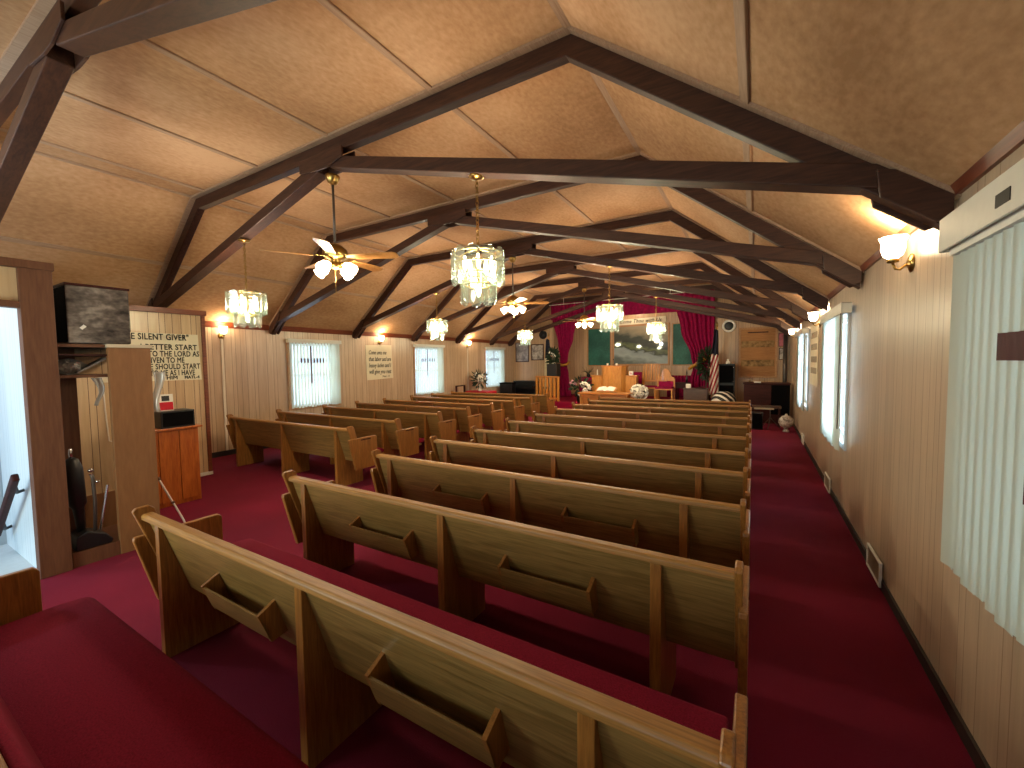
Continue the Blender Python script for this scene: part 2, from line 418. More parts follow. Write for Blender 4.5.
# ------------------------------------------------------------------ roof trusses
ORD = ['overhead, partly out of the picture', 'second from the camera, carrying the nearest fan', 'third from the camera',
       'fourth from the camera, carrying the middle fan', 'fifth from the camera', 'sixth from the camera, carrying the farthest fan',
       'seventh from the camera', 'last one, against the chancel opening']
TY = [1.0, 3.0, 5.1, 7.2, 9.3, 11.4, 13.5, 14.9]
XM = -4.03
def truss(y, label):
    t = thing('roof_truss', 'dark timber scissor roof truss ' + label, 'truss', (XM, y, 0), 0, 'roof trusses')
    L = lambda x: x - XM
    w = .045
    ch = [(L(KL), ZC-.02), (L(KR), ZC-.02), (L(KR)-.03, ZC-.16), (L(KL)+.03, ZC-.16)]
    B().prism(ch, 'y', -w, w).build('top_chord', 'beam', t, .006)
    for s in (-1, 1):
        k = L(KL) if s < 0 else L(KR); e = L(XL)+.02 if s < 0 else L(XR)-.02
        zk, ze = ZC-.02, ZE-.02
        q = [(k, zk), (e, ze+.02), (e, ze-.14), (k-s*.05, zk-.14)]
        B().prism(q, 'y', -w, w).build('rafter', 'beam', t, .006)
        # lower chord from the eave up to the middle
        q = [(s*.1, 3.955), (e-s*.12, 2.725), (e-s*.12, 2.60), (s*.1, 3.83)]
        B().prism(q, 'y', -.068, .068).build('tie_beam', 'beam', t, .006)
        # heel plates where the members meet the wall
        q = [(e-s*.30, 2.735), (e, 2.66), (e, 2.44), (e-s*.06, 2.42), (e-s*.28, 2.585)]
        if s < 0: q = [(e, 2.66), (e+.42, 2.86), (e+.36, 2.70), (e+.05, 2.40), (e, 2.42)]
        for dy in (-.068-.027, .07):
            B().prism(q, 'y', dy, dy+.025).build('heel_plate', 'beam', t, .004)
    q = [(-.40, 4.0), (.32, 4.0), (.32, 3.89), (.09, 3.835), (-.09, 3.835), (-.40, 3.87)]
    for dy in (-.068-.021, .069):
        B().prism(q, 'y', dy, dy+.02).build('gusset_plate', 'beam', t, .004)
    b = B(); b.box(L(KL), L(KR), -.105, .105, ZC-.022, ZC+.004)
    for s in (-1, 1):
        k = KL if s < 0 else KR; e = XL if s < 0 else XR
        b.prism([(L(k), ZC+.004), (L(e), ZE+.004), (L(e), ZE-.026), (L(k), ZC-.026)], 'y', -.105, .105)
    b.build('ceiling_strip', 'batten', t)
for y, l in zip(TY, ORD): truss(y, l)

# ------------------------------------------------------------------ pews
PL = 3.23
def pew(racks, name='church_pew'):
    r = thing(name, 'pew', 'pew')
    h = PL/2
    # leaning back
    B().prism([(.028, .835), (.05, .835), (.19, .385), (.168, .375)], 'x', -h+.05, h-.05).build('back_panel', 'pew', r, .003)
    B().prism([(.002, .826), (.066, .826), (.066, .85), (.056, .862), (.012, .862), (.002, .85)], 'x', -h+.049, h-.049).build('top_rail', 'pew_rail', r, .004)
    B().box(-h+.05, h-.05, .17, .56, .395, .425).build('seat_board', 'pew', r, .003)
    cu = [(.165, .427), (.60, .427), (.632, .44), (.635, .465), (.60, .492), (.50, .502), (.30, .498), (.18, .49), (.158, .465)]
    B().prism(cu, 'x', -h+.06, h-.06).build('seat_cushion', 'cushion', r, .028, True)
    B().prism([(.075, .80), (.105, .79), (.19, .52), (.162, .50)], 'x', -h+.08, h-.08).build('back_cushion', 'cushion', r, .012, True)
    for i, x in enumerate((-h+.20, -.03 if racks else -.06, h-.37)):
        q = [(.022, .826), (.022, 0), (.46, 0), (.46, .395), (.165, .395), (.03, .826)]
        B().prism(q, 'x', x-.025, x+.025).build('leg', 'pew_end', r, .003)
    for s in (-1, 1):
        a = s*(h-.0); c = s*(h-.035)
        q = [(-.034, .70), (-.03, .722), (.425, .722), (.445, .70), (.445, .285), (.07, .285)]
        e = B().prism(q, 'x', min(a, c), max(a, c)).build('end_panel', 'pew_end', r, .006)
        a2 = s*(h-.02); c2 = s*(h-.05)
        q = [(-.035, .885), (-.02, .902), (.045, .905), (.07, .885), (.215, .37), (.135, .37)]
        B().prism(q, 'x', min(a2, c2), max(a2, c2)).build('end_cap', 'pew_end', r, .006)
        B().box(*sorted((a, a+s*.002)), .16, .33, .685, .70).build('hand_slot', 'mahog', e)
    if racks:
        for cx in (-.585, .665):
            rk = B().prism([(.008, .60), (.020, .60), (.064, .475), (.052, .475)], 'x', cx-.27, cx+.27).build('book_rack', 'pew', r, .002)
            for s in (-1, 1):
                a = cx+s*.27; c = cx+s*.252
                B().prism([(.004, .606), (.108, .655), (.165, .47), (.062, .455)], 'x', min(a, c), max(a, c)).build('rack_side', 'pew_end', rk)
            B().prism([(.055, .475), (.16, .475), (.155, .463), (.06, .463)], 'x', cx-.25, cx+.25).build('rack_floor', 'pew', rk)
    return r
XPR, XPL = -1.615, -6.335
YPR = [.12, .98, 1.90, 2.79, 3.64, 4.45, 5.33, 6.23, 7.10, 8.0, 8.92, 9.68]
YPL = [3.70, 4.56, 5.54, 6.38, 7.2, 8.14, 8.96, 9.85]
nth = ['first', 'second', 'third', 'fourth', 'fifth', 'sixth', 'seventh', 'eighth', 'ninth', 'tenth', 'eleventh', 'twelfth']
p1 = pew(True); p2 = None
for i, y in enumerate(YPR):
    rk = i <= 3
    if i == 0: o = p1
    elif rk: o = dup(p1, (XPR, y, 0))
    elif p2 is None: o = p2 = pew(False)
    else: o = dup(p2, (XPR, y, 0))
    o.location = (XPR-.008*y, y, 0)
    if i == 0: lab = 'oak pew seen from above, its wide crimson seat filling the bottom left corner'
    elif i == 1: lab = 'nearest oak pew seen from behind, two book racks and a long crimson seat'
    elif i in (2, 3): lab = 'right-block oak pew with two book racks, %s seen from behind' % nth[i-1]
    elif i == 11: lab = 'frontmost oak pew of the right block, facing the communion table'
    else: lab = 'oak pew without book racks, %s from the camera in the right block' % nth[i]
    o['label'] = lab; o['group'] = 'pews of the right block'
for i, y in enumerate(YPL):
    o = dup(p2, (XPL, y, 0)); o['group'] = 'pews of the left block'
    o['label'] = ('rearmost oak pew of the left block, beside the entry partition' if i == 0 else
                  'frontmost oak pew of the left block, near the red-covered table' if i == len(YPL)-1 else
                  'oak pew along the left wall, %s from the back of its block' % nth[i])

# ------------------------------------------------------------------ windows, blinds
n = 0
def window(side, y0, y1, idx):
    z0, z1 = WZ; x = XL if side < 0 else XR; o = -.09 if side < 0 else .09
    xs = sorted((x+o-.02, x+o+.02))
    b = B()
    b.box(*xs, y0, y0+.05, z0, z1).box(*xs, y1-.05, y1, z0, z1).box(*xs, y0, y1, z0, z0+.05).box(*xs, y0, y1, z1-.05, z1)
    b.box(*xs, y0, y1, (z0+z1)/2-.025, (z0+z1)/2+.025)
    w = struct(b.build('window_%d' % idx, 'winframe'))
    xg = x+o
    B().box(xg-.003, xg+.003, y0+.04, y1-.04, z0+.04, z1-.04).build('pane', 'pane', w)
    xi = sorted((x, x-(.02 if side < 0 else -.02)*-1))
    c = B(); q = .06
    xa, xb = (x, x+.02) if side < 0 else (x-.02, x)
    c.box(xa, xb, y0-q, y0, z0-q, z1+q).box(xa, xb, y1, y1+q, z0-q, z1+q).box(xa, xb, y0, y1, z1, z1+q).box(xa, xb, y0, y1, z0-q, z0)
    c.build('casing', 'frame_wood' if side < 0 else 'winframe', w)
def blind(side, y0, y1, label, angles, w=.09, step=None, zt=2.24, zb=.80, val=True, cross=None, crossz=1.84, wand=None, valz=(2.2, 2.32), vdepth=.12):
    """angles: function of 0..1 across the window giving slat angle from the wall plane"""
    x = XL if side < 0 else XR; d = 1 if side < 0 else -1
    t = thing('vertical_blind', label, 'blind', (x, (y0+y1)/2, 0), 0, 'vertical blinds on the windows')
    ym = (y0+y1)/2; xs = d*.075
    step = step or .078
    nn = int(round((y1-y0)/step))
    B().box(*sorted((d*.05, d*.10)), y0-ym, y1-ym, zt, zt+.04).build('head_rail', 'white', t)
    if val:
        v = B(); v.box(*sorted((d*vdepth, d*(vdepth+.012))), y0-ym-.04, y1-ym+.04, *valz)
        for yy in (y0-ym-.04, y1-ym+.03): v.box(*sorted((d*.022, d*vdepth)), yy, yy+.012, *valz)
        v.box(*sorted((d*.022, d*vdepth)), y0-ym-.04, y1-ym+.04, valz[1]-.012, valz[1])
        v.build('valance', 'valance', t, .004)
    for k in range(nn):
        yy = y0-ym + (k+.5)*(y1-y0)/nn; s = (k+.5)/nn
        a = angles(s)
        if a is None: continue
        m = Matrix.Translation((xs, yy, 0)) @ Matrix.Rotation(a*d, 4, 'Z')
        sl = B()
        sl.prism([(-.002, -w/2), (.004, 0), (-.002, w/2), (-.004, w/2), (.002, 0), (-.004, -w/2)], 'z', zb+.01*math.sin(k*1.7), zt, m).build('slat', 'slat', t)
        if cross:
            c0, c1, cm = cross
            zz = None
            if c0 <= s <= c1: zz = (crossz-.05, crossz+.05)
            if abs(s-cm) < .5/nn: zz = (crossz-.52, crossz+.33)
            if zz:
                B().prism([(-.0035, -w/2), (.0055, 0), (-.0035, w/2), (-.0055, w/2), (.0005, 0), (-.0055, -w/2)], 'z', *zz, m).build('cross_patch', 'slat_cross', t)
    if wand is not None:
        B().tube([(xs+d*.03, wand-ym, zt), (xs+d*.035, wand-ym, 1.0)], .006).build('wand', 'greymetal', t)
    return t
for i, (a, c) in enumerate(WL): window(-1, a, c, i+1)
for i, (a, c) in enumerate(WR): window(1, a, c, i+4)
for i, ((a, c), l) in enumerate(zip(WL, ('white vertical blind on the left wall window nearest the camera, behind the first pews',
        'white vertical blind with dark cross on the middle left window', 'white vertical blind with cross on the far left window, beside the vase of flowers'))):
    blind(-1, a-.04, c+.04, l, lambda s, q=(.45, .33, .20)[i]: q if s < .80 else -.25, cross=(.2, .66, .42), val=True, valz=(2.235, 2.32), vdepth=.11, zb=.78)
blind(1, 1.33, 2.66, 'closed grey-green vertical blind with maroon cross patches, nearest on the right wall',
      lambda s: -.14, step=.075, zt=2.2, zb=.79, cross=(.26, .66, .46), crossz=1.78, valz=(2.225, 2.375), vdepth=.115)
blind(1, 5.45, 7.05, 'half-drawn vertical blind on the middle right window, bare glass behind its near end',
      lambda s: None if s < .08 else (-.25 if s < .3 else .35), step=.08, zt=2.2, zb=.74, cross=(.35, .65, .5), wand=5.46, valz=(2.2, 2.31), vdepth=.10)
blind(1, 9.5, 11.2, 'pale vertical blind on the far right window, beyond the lettered poster', lambda s: None if .15 < s < .4 else (.3 if s < .55 else .15), step=.085, zt=2.2, zb=.74, wand=9.7, valz=(2.2, 2.3), cross=(.5, .7, .6))
# black sticker on the near valance
for o in [o for o in C.objects if o.name.startswith('valance')]:
    if o.parent['label'].startswith('closed grey-green'):
        ym = o.parent.location.y
        B().box(-.130, -.1272, 2.06-ym, 2.16-ym, 2.265, 2.31).build('sticker', 'label_black', o)

# ------------------------------------------------------------------ chandeliers
def chandelier():
    t = thing('chandelier', 'c', 'chandelier', (0, 0, 0), 0, 'two-tier glass chandeliers')
    B().lathe([(.02, .60), (.065, .615), (.07, .63), (.03, .645)], 16).build('canopy', 'brass', t, 0, True)
    b = B()
    for k in range(17):
        z = .02+k*.035
        m = Matrix.Translation((0, 0, z+.017)) @ Matrix.Rotation(PI/2*(k % 2), 4, 'Z')
        pts = [m @ Vector((.013*math.cos(q*PI/4), 0, .025*math.sin(q*PI/4))) for q in range(9)]
        b.tube(pts, .0042, 5)
    b.build('chain', 'brass', t)
    f = B()
    for R_, z in ((.205, -.03), (.205, -.12), (.13, -.25), (.13, -.30)):
        f.tube([(R_*math.cos(a*PI/10), R_*math.sin(a*PI/10), z) for a in range(21)], .007, 6)
    for k in range(6):
        a = k*PI/3
        f.tube([(0, 0, .01), (.12*math.cos(a), .12*math.sin(a), .0), (.205*math.cos(a), .205*math.sin(a), -.03)], .006, 6)
        f.tube([(.205*math.cos(a), .205*math.sin(a), -.12), (.13*math.cos(a), .13*math.sin(a), -.25)], .005, 6)
    f.tube([(0, 0, .03), (0, 0, -.30)], .012, 8)
    f.build('frame', 'brass', t, 0, True)
    for k in range(5):
        a = k*PI/2.5+.3
        q = B(); q.lathe([(.008, -.06), (.013, -.09), (.019, -.13), (.014, -.16), (.003, -.18)], 10, Matrix.Translation((.12*math.cos(a), .12*math.sin(a), 0)))
        q.build('bulb', 'bulb', t, 0, True)
    q = B().lathe([(.008, -.28), (.015, -.31), (.022, -.35), (.015, -.38), (.003, -.40)], 10); q.build('bulb', 'bulb', t, 0, True)
    def plates(R_, z0, z1, w, num):
        for k in range(num):
            a = 2*PI*k/num
            c = .35*w
            q = [(-w/2, z0+c), (-w/2+c*.6, z0+c*.25), (0, z0), (w/2-c*.6, z0+c*.25), (w/2, z0+c), (w/2, z1-c), (w/2-c*.6, z1-c*.25), (0, z1), (-w/2+c*.6, z1-c*.25), (-w/2, z1-c)]
            m = Matrix.Rotation(a, 4, 'Z') @ Matrix.Translation((R_, 0, 0)) @ Matrix.Rotation(PI/2, 4, 'Z')
            B().prism(q, 'y', -.006, .006, m).build('glass_plate', 'crystal', t, .004)
    plates(.222, -.30, .0, .112, 11)
    plates(.148, -.47, -.21, .10, 8)
    return t
ch = None
ZCH = 2.715
def hangz(x): return 3.83-(abs(x-XM)-.1)/(4.735)*(3.83-2.60)
for (x, y, lab) in ((-5.80, 3.0, 'glass-plate chandelier over the aisle side of the first left pews, nearest on the left'),
                    (-2.09, 3.0, 'largest-looking two-tier glass chandelier, nearest one over the right pews'),
                    (-6.16, 7.2, 'glass chandelier on the left, second from the camera, before the middle left window'),
                    (-2.24, 7.2, 'glass chandelier over the right pews, second from the camera'),
                    (-6.22, 11.4, 'farthest glass chandelier on the left, before the framed pictures'),
                    (-2.30, 11.4, 'farthest glass chandelier on the right, before the landscape painting')):
    if ch is None: ch = chandelier(); o = ch; o.location = (x, y, ZCH); o['label'] = lab
    else: o = dup(ch, (x, y, ZCH), 0, lab)
    light('POINT', 'chandelier_light', (x, y, ZCH-.16), 60 if y < 5 else 90 if y < 10 else 135, (1, .77, .53), .10)
    zt = hangz(x) - ZCH
    for c in o.children:          # chain and canopy reach the beam they hang from
        if c.name.startswith('canopy'): c.location.z = zt-.645
        if c.name.startswith('chain'): c.scale.z = (zt-.02)/.60

# ------------------------------------------------------------------ ceiling fans
def fan():
    t = thing('ceiling_fan', 'f', 'ceiling fan', (0, 0, 0), 0, 'brass ceiling fans')
    B().lathe([(.02, .72), (.05, .74), (.075, .80), (.075, .82)], 18).build('canopy', 'brass', t, 0, True)
    B().tube([(0, 0, .10), (0, 0, .76)], .013, 10).build('rod', 'greymetal', t, 0, True)
    B().lathe([(.03, .13), (.07, .11), (.125, .06), (.135, .0), (.11, -.03), (.06, -.05), (.05, -.085), (.075, -.10), (.07, -.13), (.02, -.15)], 24).build('motor', 'brass', t, 0, True)
    for k in range(5):
        a = 2*PI*k/5+.42
        m = Matrix.Rotation(a, 4, 'Z') @ Matrix.Translation((0, 0, -.02)) @ Matrix.Rotation(-.21, 4, 'X')
        q = [(.22, -.055), (.66, -.075), (.70, -.05), (.71, 0), (.70, .05), (.66, .075), (.22, .055)]
        bl = B().prism(q, 'z', -.004, .004, m).build('blade', 'blade', t, .002)
        B().prism([(.09, -.018), (.20, -.04), (.28, -.035), (.30, 0), (.28, .035), (.20, .04), (.09, .018)], 'z', .0045, .010, m).build('blade_iron', 'brass', bl)
    for k in range(4):
        a = PI/2*k+.25
        ax = Vector((math.cos(a), math.sin(a), 0))
        m = Matrix.Translation(ax*.085 + Vector((0, 0, -.09))) @ Matrix.Rotation(a, 4, 'Z') @ Matrix.Rotation(PI-1.0, 4, 'Y')
        ar = B().lathe([(.012, -.02), (.022, .0), (.026, .03)], 12, m).build('lamp_arm', 'brass', t, 0, True)
        B().lathe([(.024, .03), (.04, .05), (.058, .09), (.055, .13), (.063, .165), (.058, .165), (.05, .13), (.02, .05)], 18, m,
                  lambda q, z: .05*math.cos(6*q) if z > .12 else 0).build('lamp_shade', 'fanglow', ar, 0, True)
    B().tube([(.03, -.03, -.14), (.03, -.03, -.42)], .003, 5).build('pull_chain', 'brass', t)
    return t
fn = None
for (x, y, zt, lab) in ((-3.98, 3.0, 3.78, 'nearest ceiling fan, brass with oak blades and lit tulip lamps'),
                    (-4.19, 7.2, 3.80, 'middle ceiling fan with lit lamps, hanging on a rod from the fourth truss'),
                    (-4.28, 11.4, 3.80, 'farthest ceiling fan with lit lamps, seen against the crimson curtain')):
    if fn is None: fn = fan(); o = fn; o.location = (x, y, 2.93); o['label'] = lab
    else: o = dup(fn, (x, y, 2.93), .1, lab)
    for c in o.children:
        if c.name.startswith('canopy'): c.location.z = zt-2.93-.82
        if c.name.startswith('rod'): c.scale.z = (zt-2.93-.04)/.76
    light('POINT', 'fan_light', (x, y, 2.93-.25), 50 if y < 5 else 75 if y < 10 else 105, (1, .77, .53), .10)

# ------------------------------------------------------------------ wall lamps
def sconce(side):
    d = 1 if side < 0 else -1
    t = thing('wall_sconce', 's', 'wall lamp')
    m = Matrix.Rotation(d*PI/2, 4, 'Y')
    B().lathe([(.055, 0), (.06, .008), (.035, .02), (.015, .028)], 18, m).build('back_plate', 'brass', t, 0, True)
    B().tube([(d*.02, 0, 0), (d*.06, 0, -.035), (d*.08, 0, -.03), (d*.095, 0, .01)], .008, 8).build('arm', 'brass', t, 0, True)
    B().lathe([(.014, 0), (.03, .004), (.034, .02), (.022, .03)], 14, Matrix.Translation((d*.095, 0, .01))).build('cup', 'brass', t, 0, True)
    B().lathe([(.022, .035), (.05, .06), (.062, .10), (.058, .14), (.072, .175), (.066, .175), (.05, .14), (.02, .05)], 20,
              Matrix.Translation((d*.095, 0, 0)), lambda q, z: .06*math.cos(8*q) if z > .13 else 0).build('glass_shade', 'sconceglow', t, 0, True)
    return t
sl = sconce(-1); sr = sconce(1); first = {-1: True, 1: True}
for side, y, z, lab in ((-1, 4.10, 2.32, 'lit wall sconce above the white cord cover, by the entry partition'),
                        (-1, 8.0, 2.32, 'lit wall sconce right above the handwritten poster on the left wall'),
                        (-1, 12.0, 2.32, 'lit wall sconce between the middle and far left windows'),
                        (1, 3.62, 2.345, 'nearest lit sconce on the right wall, brass with scalloped glass'),
                        (1, 8.05, 2.28, 'lit sconce on the right wall just past the half-drawn blind'),
                        (1, 12.75, 2.30, 'farthest lit sconce on the right wall, near the front corner')):
    x = XL if side < 0 else XR
    src = sl if side < 0 else sr
    if first[side]: first[side] = False; o = src; o.location = (x, y, z); o['label'] = lab
    else: o = dup(src, (x, y, z), 0, lab)
    o['group'] = 'brass wall sconces'
    light('POINT', 'sconce_light', (x + (.16 if side < 0 else -.16), y, z+.24), 11, (1, .70, .40), .05)
for y, lab in ((4.10, 'white cord cover running down the wall below the sconce by the entry partition'), (12.0, 'cord cover down the wall under the sconce between the far windows')):
    tag(B().box(XL, XL+.018, y-.022, y+.022, .1, 2.27).build('cord_cover', 'cord', None, .004), lab, 'cord cover', 'cord covers')

# ------------------------------------------------------------------ signs
t = thing('wall_sign', 'cream hand-lettered poster on the entry partition, its left part hidden by the brown board', 'sign', (-7.598, 2.6, 1.9))
B().prism([(-.62, .34), (.565, .34), (.59, -.365), (-.62, -.355)], 'x', 0, .006).build('poster_sheet', 'paper', t)
for tx, z, sz, e, wd in (('THE SILENT GIVER"', .245, .125, .44, .82), ('I BETTER START', .10, .115, .545, .70), ('TO THE LORD AS', .0, .115, .57, .64),
                        ('GIVEN TO ME', -.095, .115, .37, .47), ('HE SHOULD START', -.19, .115, .575, .69), ('TO ME AS I HAVE', -.285, .115, .50, .56),
                        ('TO HIM', -.345, .075, .27, .28), ('MATL-4', -.34, .06, .56, .20)):
    o = lettering(tx, sz, 'ink', t, Matrix.Identity(4), spacing=1.06, bold=.0026)
    xs_ = [v.co.x for v in o.data.vertices]; k = wd/max(xs_)
    o.data.transform(face_px(.008, e-wd, z) @ Matrix.Diagonal((k, 1, 1, 1)))
t = thing('wall_sign', 'handwritten scripture poster on the left wall between the first two windows', 'sign', (XL+.004, 7.98, 1.8))
B().prism([(-.46, .44), (.44, .46), (.48, -.46), (-.44, -.49)], 'x', 0, .006).build('poster_sheet', 'paper', t)
for tx, z, s in (('Come unto me', .20, .15), ('that labor and are', .02, .16), ('heavy laden and I', -.15, .16), ('will give you rest', -.32, .16)):
    o = lettering(tx, s, 'ink', t, Matrix.Identity(4), shear=.25, bold=.002)
    w = max(v.co.x for v in o.data.vertices); k = (.78 if len(tx) > 13 else .62)/w
    o.data.transform(face_px(.008, -.37, z) @ Matrix.Diagonal((k, 1, 1, 1)))
o = lettering('Matt. 11', .08, 'ink', t, Matrix.Identity(4), shear=.25); o.data.transform(face_px(.008, .08, -.43))

t = thing('wall_sign', 'faded lettered poster on the right wall between two windows', 'sign', (XR-.004, 8.75, 1.8))
B().box(-.006, 0, -.55, .55, -.52, .52).build('poster_sheet', 'paper', t)
b = B()
for z in (.33, .13, -.08, -.27):
    for k in range(5): b.box(-.009, -.006, -.42+k*.17, -.30+k*.17, z-.05, z+.05)
b.build('lettering', 'ink_faint', t)

t = thing('wall_banner', 'narrow cream banner with script lettering above the landscape painting', 'banner', (-3.9, YR-.06, 3.22))
B().prism([(-.95, .10), (.95, .16), (.97, -.06), (-.95, -.11)], 'y', -.01, .0).build('banner_sheet', 'paper', t)
o = lettering('Come Thou with Us', .2, 'ink', t, Matrix.Identity(4), shear=.3, bold=.003, spacing=1.05)
w = max(v.co.x for v in o.data.vertices); o.data.transform(face_ny(-.80, -.012, -.03) @ Matrix.Diagonal((1.6/w, 1, 1, 1)))

# wall registers
for y, z, lab, m in ((4.22, .10, 'dark metal wall register low on the right wall, nearest the camera', 'vent'), (6.75, .10, 'second wall register along the right wall base', 'vent'), (10.2, .10, 'small pale register at the far end of the right wall base', 'white')):
    t = thing('wall_vent', lab, 'vent', (XR, y, 0), 0, 'wall registers')
    f = B(); w = .21
    f.box(-.03, -.012, -w, w, .015, .03).box(-.03, -.012, -w, w, .185, .20).box(-.03, -.012, -w, -w+.015, .03, .185).box(-.03, -.012, w-.015, w, .03, .185)
    f.build('frame', 'white', t, .002)
    g = B()
    for k in range(9): g.box(-.024, -.014, -w+.015, w-.015, .035+k*.0165, .043+k*.0165)
    g.build('grille', m, t)

# ------------------------------------------------------------------ shelf corner at the left rear
t = thing('shelf_unit', 'rough brown shelf partition by the entry door, grey box on top', 'shelf unit', (EX, 1.37, 0))
yy = lambda v: v-1.37
B().box(-.055, -.0, yy(1.412), yy(1.72), 0, 1.93).build('front_board', 'brown_lt', t, .003)
B().box(-.31, -.26, yy(1.10), yy(1.255), 0, 1.92).build('side_board', 'brown', t)
B().box(-.62, .012, yy(1.40), yy(1.735), 1.93, 1.962).build('top_shelf', 'shelf_edge', t, .003)
B().box(-.62, -.02, yy(1.10), yy(1.40), 1.93, 1.957).build('lower_shelf', 'brown', t)
B().box(-.60, -.03, yy(1.10), yy(1.66), 1.855, 1.868).build('thin_shelf', 'mahog', t)
B().box(-.60, -.06, yy(1.10), yy(1.66), 1.66, 1.685).build('middle_shelf', 'brown', t)
B().box(-.60, -.01, yy(1.10), yy(1.41), 0, .13).box(-.60, -.06, yy(1.41), yy(1.70), 0, .13).build('base_board', 'brown', t)
B().box(-.60, -.58, yy(1.10), yy(1.62), .13, .48).build('lower_panel', 'brown_lt', t)
B().box(-.62, -.60, yy(1.10), yy(1.62), 1.685, 1.93).build('back_board', 'wall_sign', t)
t = thing('speaker_box', 'weathered grey box on top of the brown shelf, with a white tag', 'box', (EX-.33, 1.385, 1.966), .0)
B().box(-.30, .30, -.215, .205, 0, .50).build('body', 'grime', t, .01)
B().box(-.29, .29, -.219, -.214, .01, .49).build('shaded_side', 'blackcloth', t)  # black facing stands in for the shade on this side of the box
B().box(-.31, .31, -.222, .212, .50, .52).build('lid', 'mahog', t, .004)
B().box(-.005, .0, -.02, .02, -.012, .012, Matrix.Translation((.305, -.12, .14)) @ Matrix.Rotation(.8, 4, 'X')).build('tag', 'white', t)
def crumple(c, s, seed):
    random.seed(seed)
    b = B(); ph = [random.uniform(0, 6) for _ in range(6)]
    def f(u, v):
        th = 2*PI*u; p = PI*(v*.98+.01)
        r = 1 + .22*math.sin(5*th+ph[0])*math.sin(p*3+ph[1]) + .15*math.sin(9*th+ph[2]+4*p)
        return Vector((c[0]+s[0]*r*math.sin(p)*math.cos(th), c[1]+s[1]*r*math.sin(p)*math.sin(th), c[2]+s[2]*(1+.15*math.sin(7*th+ph[3]))*math.cos(p)))
    return b.grid(f, 28, 14)
tag(crumple((EX-.22, 1.20, 1.76), (.15, .10, .065), 3).build('plastic_bag', 'bag', None, 0, False), 'crumpled clear plastic bag on the middle shelf behind the door post', 'bag', 'plastic bags')
def drape(x, y, z0, z1, w, seed):
    random.seed(seed); a = random.uniform(0, 6)
    def f(u, v):
        z = z1+(z0-z1)*v; wd = w*(1-.55*v)
        return Vector((x+.03*math.sin(9*u+3*v+a), y+(u-.5)*wd+.02*math.sin(5*v+a), z))
    return B().grid(f, 12, 14)
tag(drape(EX-.02, 1.765, 1.30, 1.70, .11, 1).build('plastic_bag', 'bag', None, 0, True, .002), 'clear plastic sheet hanging at the outer edge of the brown board', 'bag', 'plastic bags')
tag(drape(EX-.12, 1.36, 1.40, 1.655, .06, 2).build('plastic_bag', 'bag', None, 0, True, .002), 'thin plastic strip hanging under the shelf, above the vacuum cleaner', 'bag', 'plastic bags')
tag(B().bar((EX-.14, 1.22, 1.705), (EX-.14, 1.42, 1.835), .16, .012).build('loose_board', 'grime'), 'loose grey board leaning across the shelf opening', 'board')
tag(B().tube([(-7.58, 2.02, 2.0), (-7.58, 2.03, 1.2), (-7.575, 2.05, .75), (-7.5, 2.13, .72)], .008).build('hanging_cord', 'cord'), 'white cord hanging down the panelling inside the shelf opening', 'cord')
# vacuum cleaner
t = thing('vacuum_cleaner', 'black upright vacuum cleaner standing in the shelf opening', 'vacuum cleaner', (EX-.12, 1.225, .132))
B().prism([(-.10, 0), (.135, .0), (.15, .03), (.10, .10), (-.02, .16), (-.09, .13)], 'x', -.12, .10).build('floor_head', 'black', t, .01)
B().lathe([(.03, .12), (.035, .28), (.04, .36), (.062, .40), (.066, .72), (.045, .80), (.02, .82)], 16, Matrix.Translation((-.02, -.025, 0)) @ Matrix.Rotation(.05, 4, 'X')).build('body', 'black', t, 0, True)
B().tube([(-.02, -.065, .80), (-.02, -.07, .86), (-.02, -.065, .90)], .013).build('handle', 'chrome', t, 0, True)
B().tube([(.05, .035, .66), (.055, .045, .62), (.055, .05, .40), (.055, .04, .14)], .014).build('hose', 'greymetal', t, 0, True)
B().ball((.05, .035, .69), .02).build('hose_knob', 'chrome', t, 0, True)
B().ball((.055, .075, .58), .016).build('hose_knob', 'chrome', t, 0, True)
tag(B().tube([(EX-.42, 1.385, .15), (EX-.46, 1.47, .58)], .011).build('cleaning_wand', 'chrome'), 'short silver tube standing beside the black vacuum cleaner', 'tube')
# pine cabinet and what stands on it
t = thing('pine_cabinet', 'knotty pine cabinet standing before the lettered partition', 'cabinet', (-6.55, 2.30, 0))
B().box(-.28, .245, -.37, .275, 0, .955).build('body', 'pine', t, .004)
b = B()
for k in range(3): b.box(.245, .262, -.365+k*.213, -.158+k*.213, .05, .945)
b.build('front_boards', 'pine', t, .004)
B().box(-.30, .29, -.39, .31, .955, .98).build('top', 'pine', t, .004)
t = thing('black_box', 'small black equipment box on the pine cabinet', 'box', (-6.45, 2.36, .98))
B().box(-.16, .14, -.17, .19, 0, .21).build('case', 'black', t, .006)
B().box(.14, .146, -.15, .17, .02, .19).build('front_panel', 'blackcloth', t)
t = thing('booklet', 'red and white booklet standing on top of the black box', 'booklet', (-6.42, 2.30, 1.19))
B().box(-.012, 0, -.09, .07, 0, .21, Matrix.Rotation(-.08, 4, 'Y')).build('cover', 'white', t)
B().box(.0, .003, -.085, .065, .01, .11, Matrix.Rotation(-.08, 4, 'Y')).build('red_panel', 'redcloth', t)
B().box(.0, .003, -.05, .03, .125, .19, Matrix.Rotation(-.08, 4, 'Y')).build('picture', 'black', t)
t = thing('folding_stick', 'thin jointed white stick leaning near the pine cabinet', 'stick', (-5.2, 1.8, 0))
B().tube([(0.02, -.05, .62), (0, .14, .15), (-.01, .19, .0)], .009).build('rod', 'white', t)
b = B(); b.ball((.02, -.05, .62), .018).ball((.008, .065, .345), .016); b.build('joints', 'brown', t)
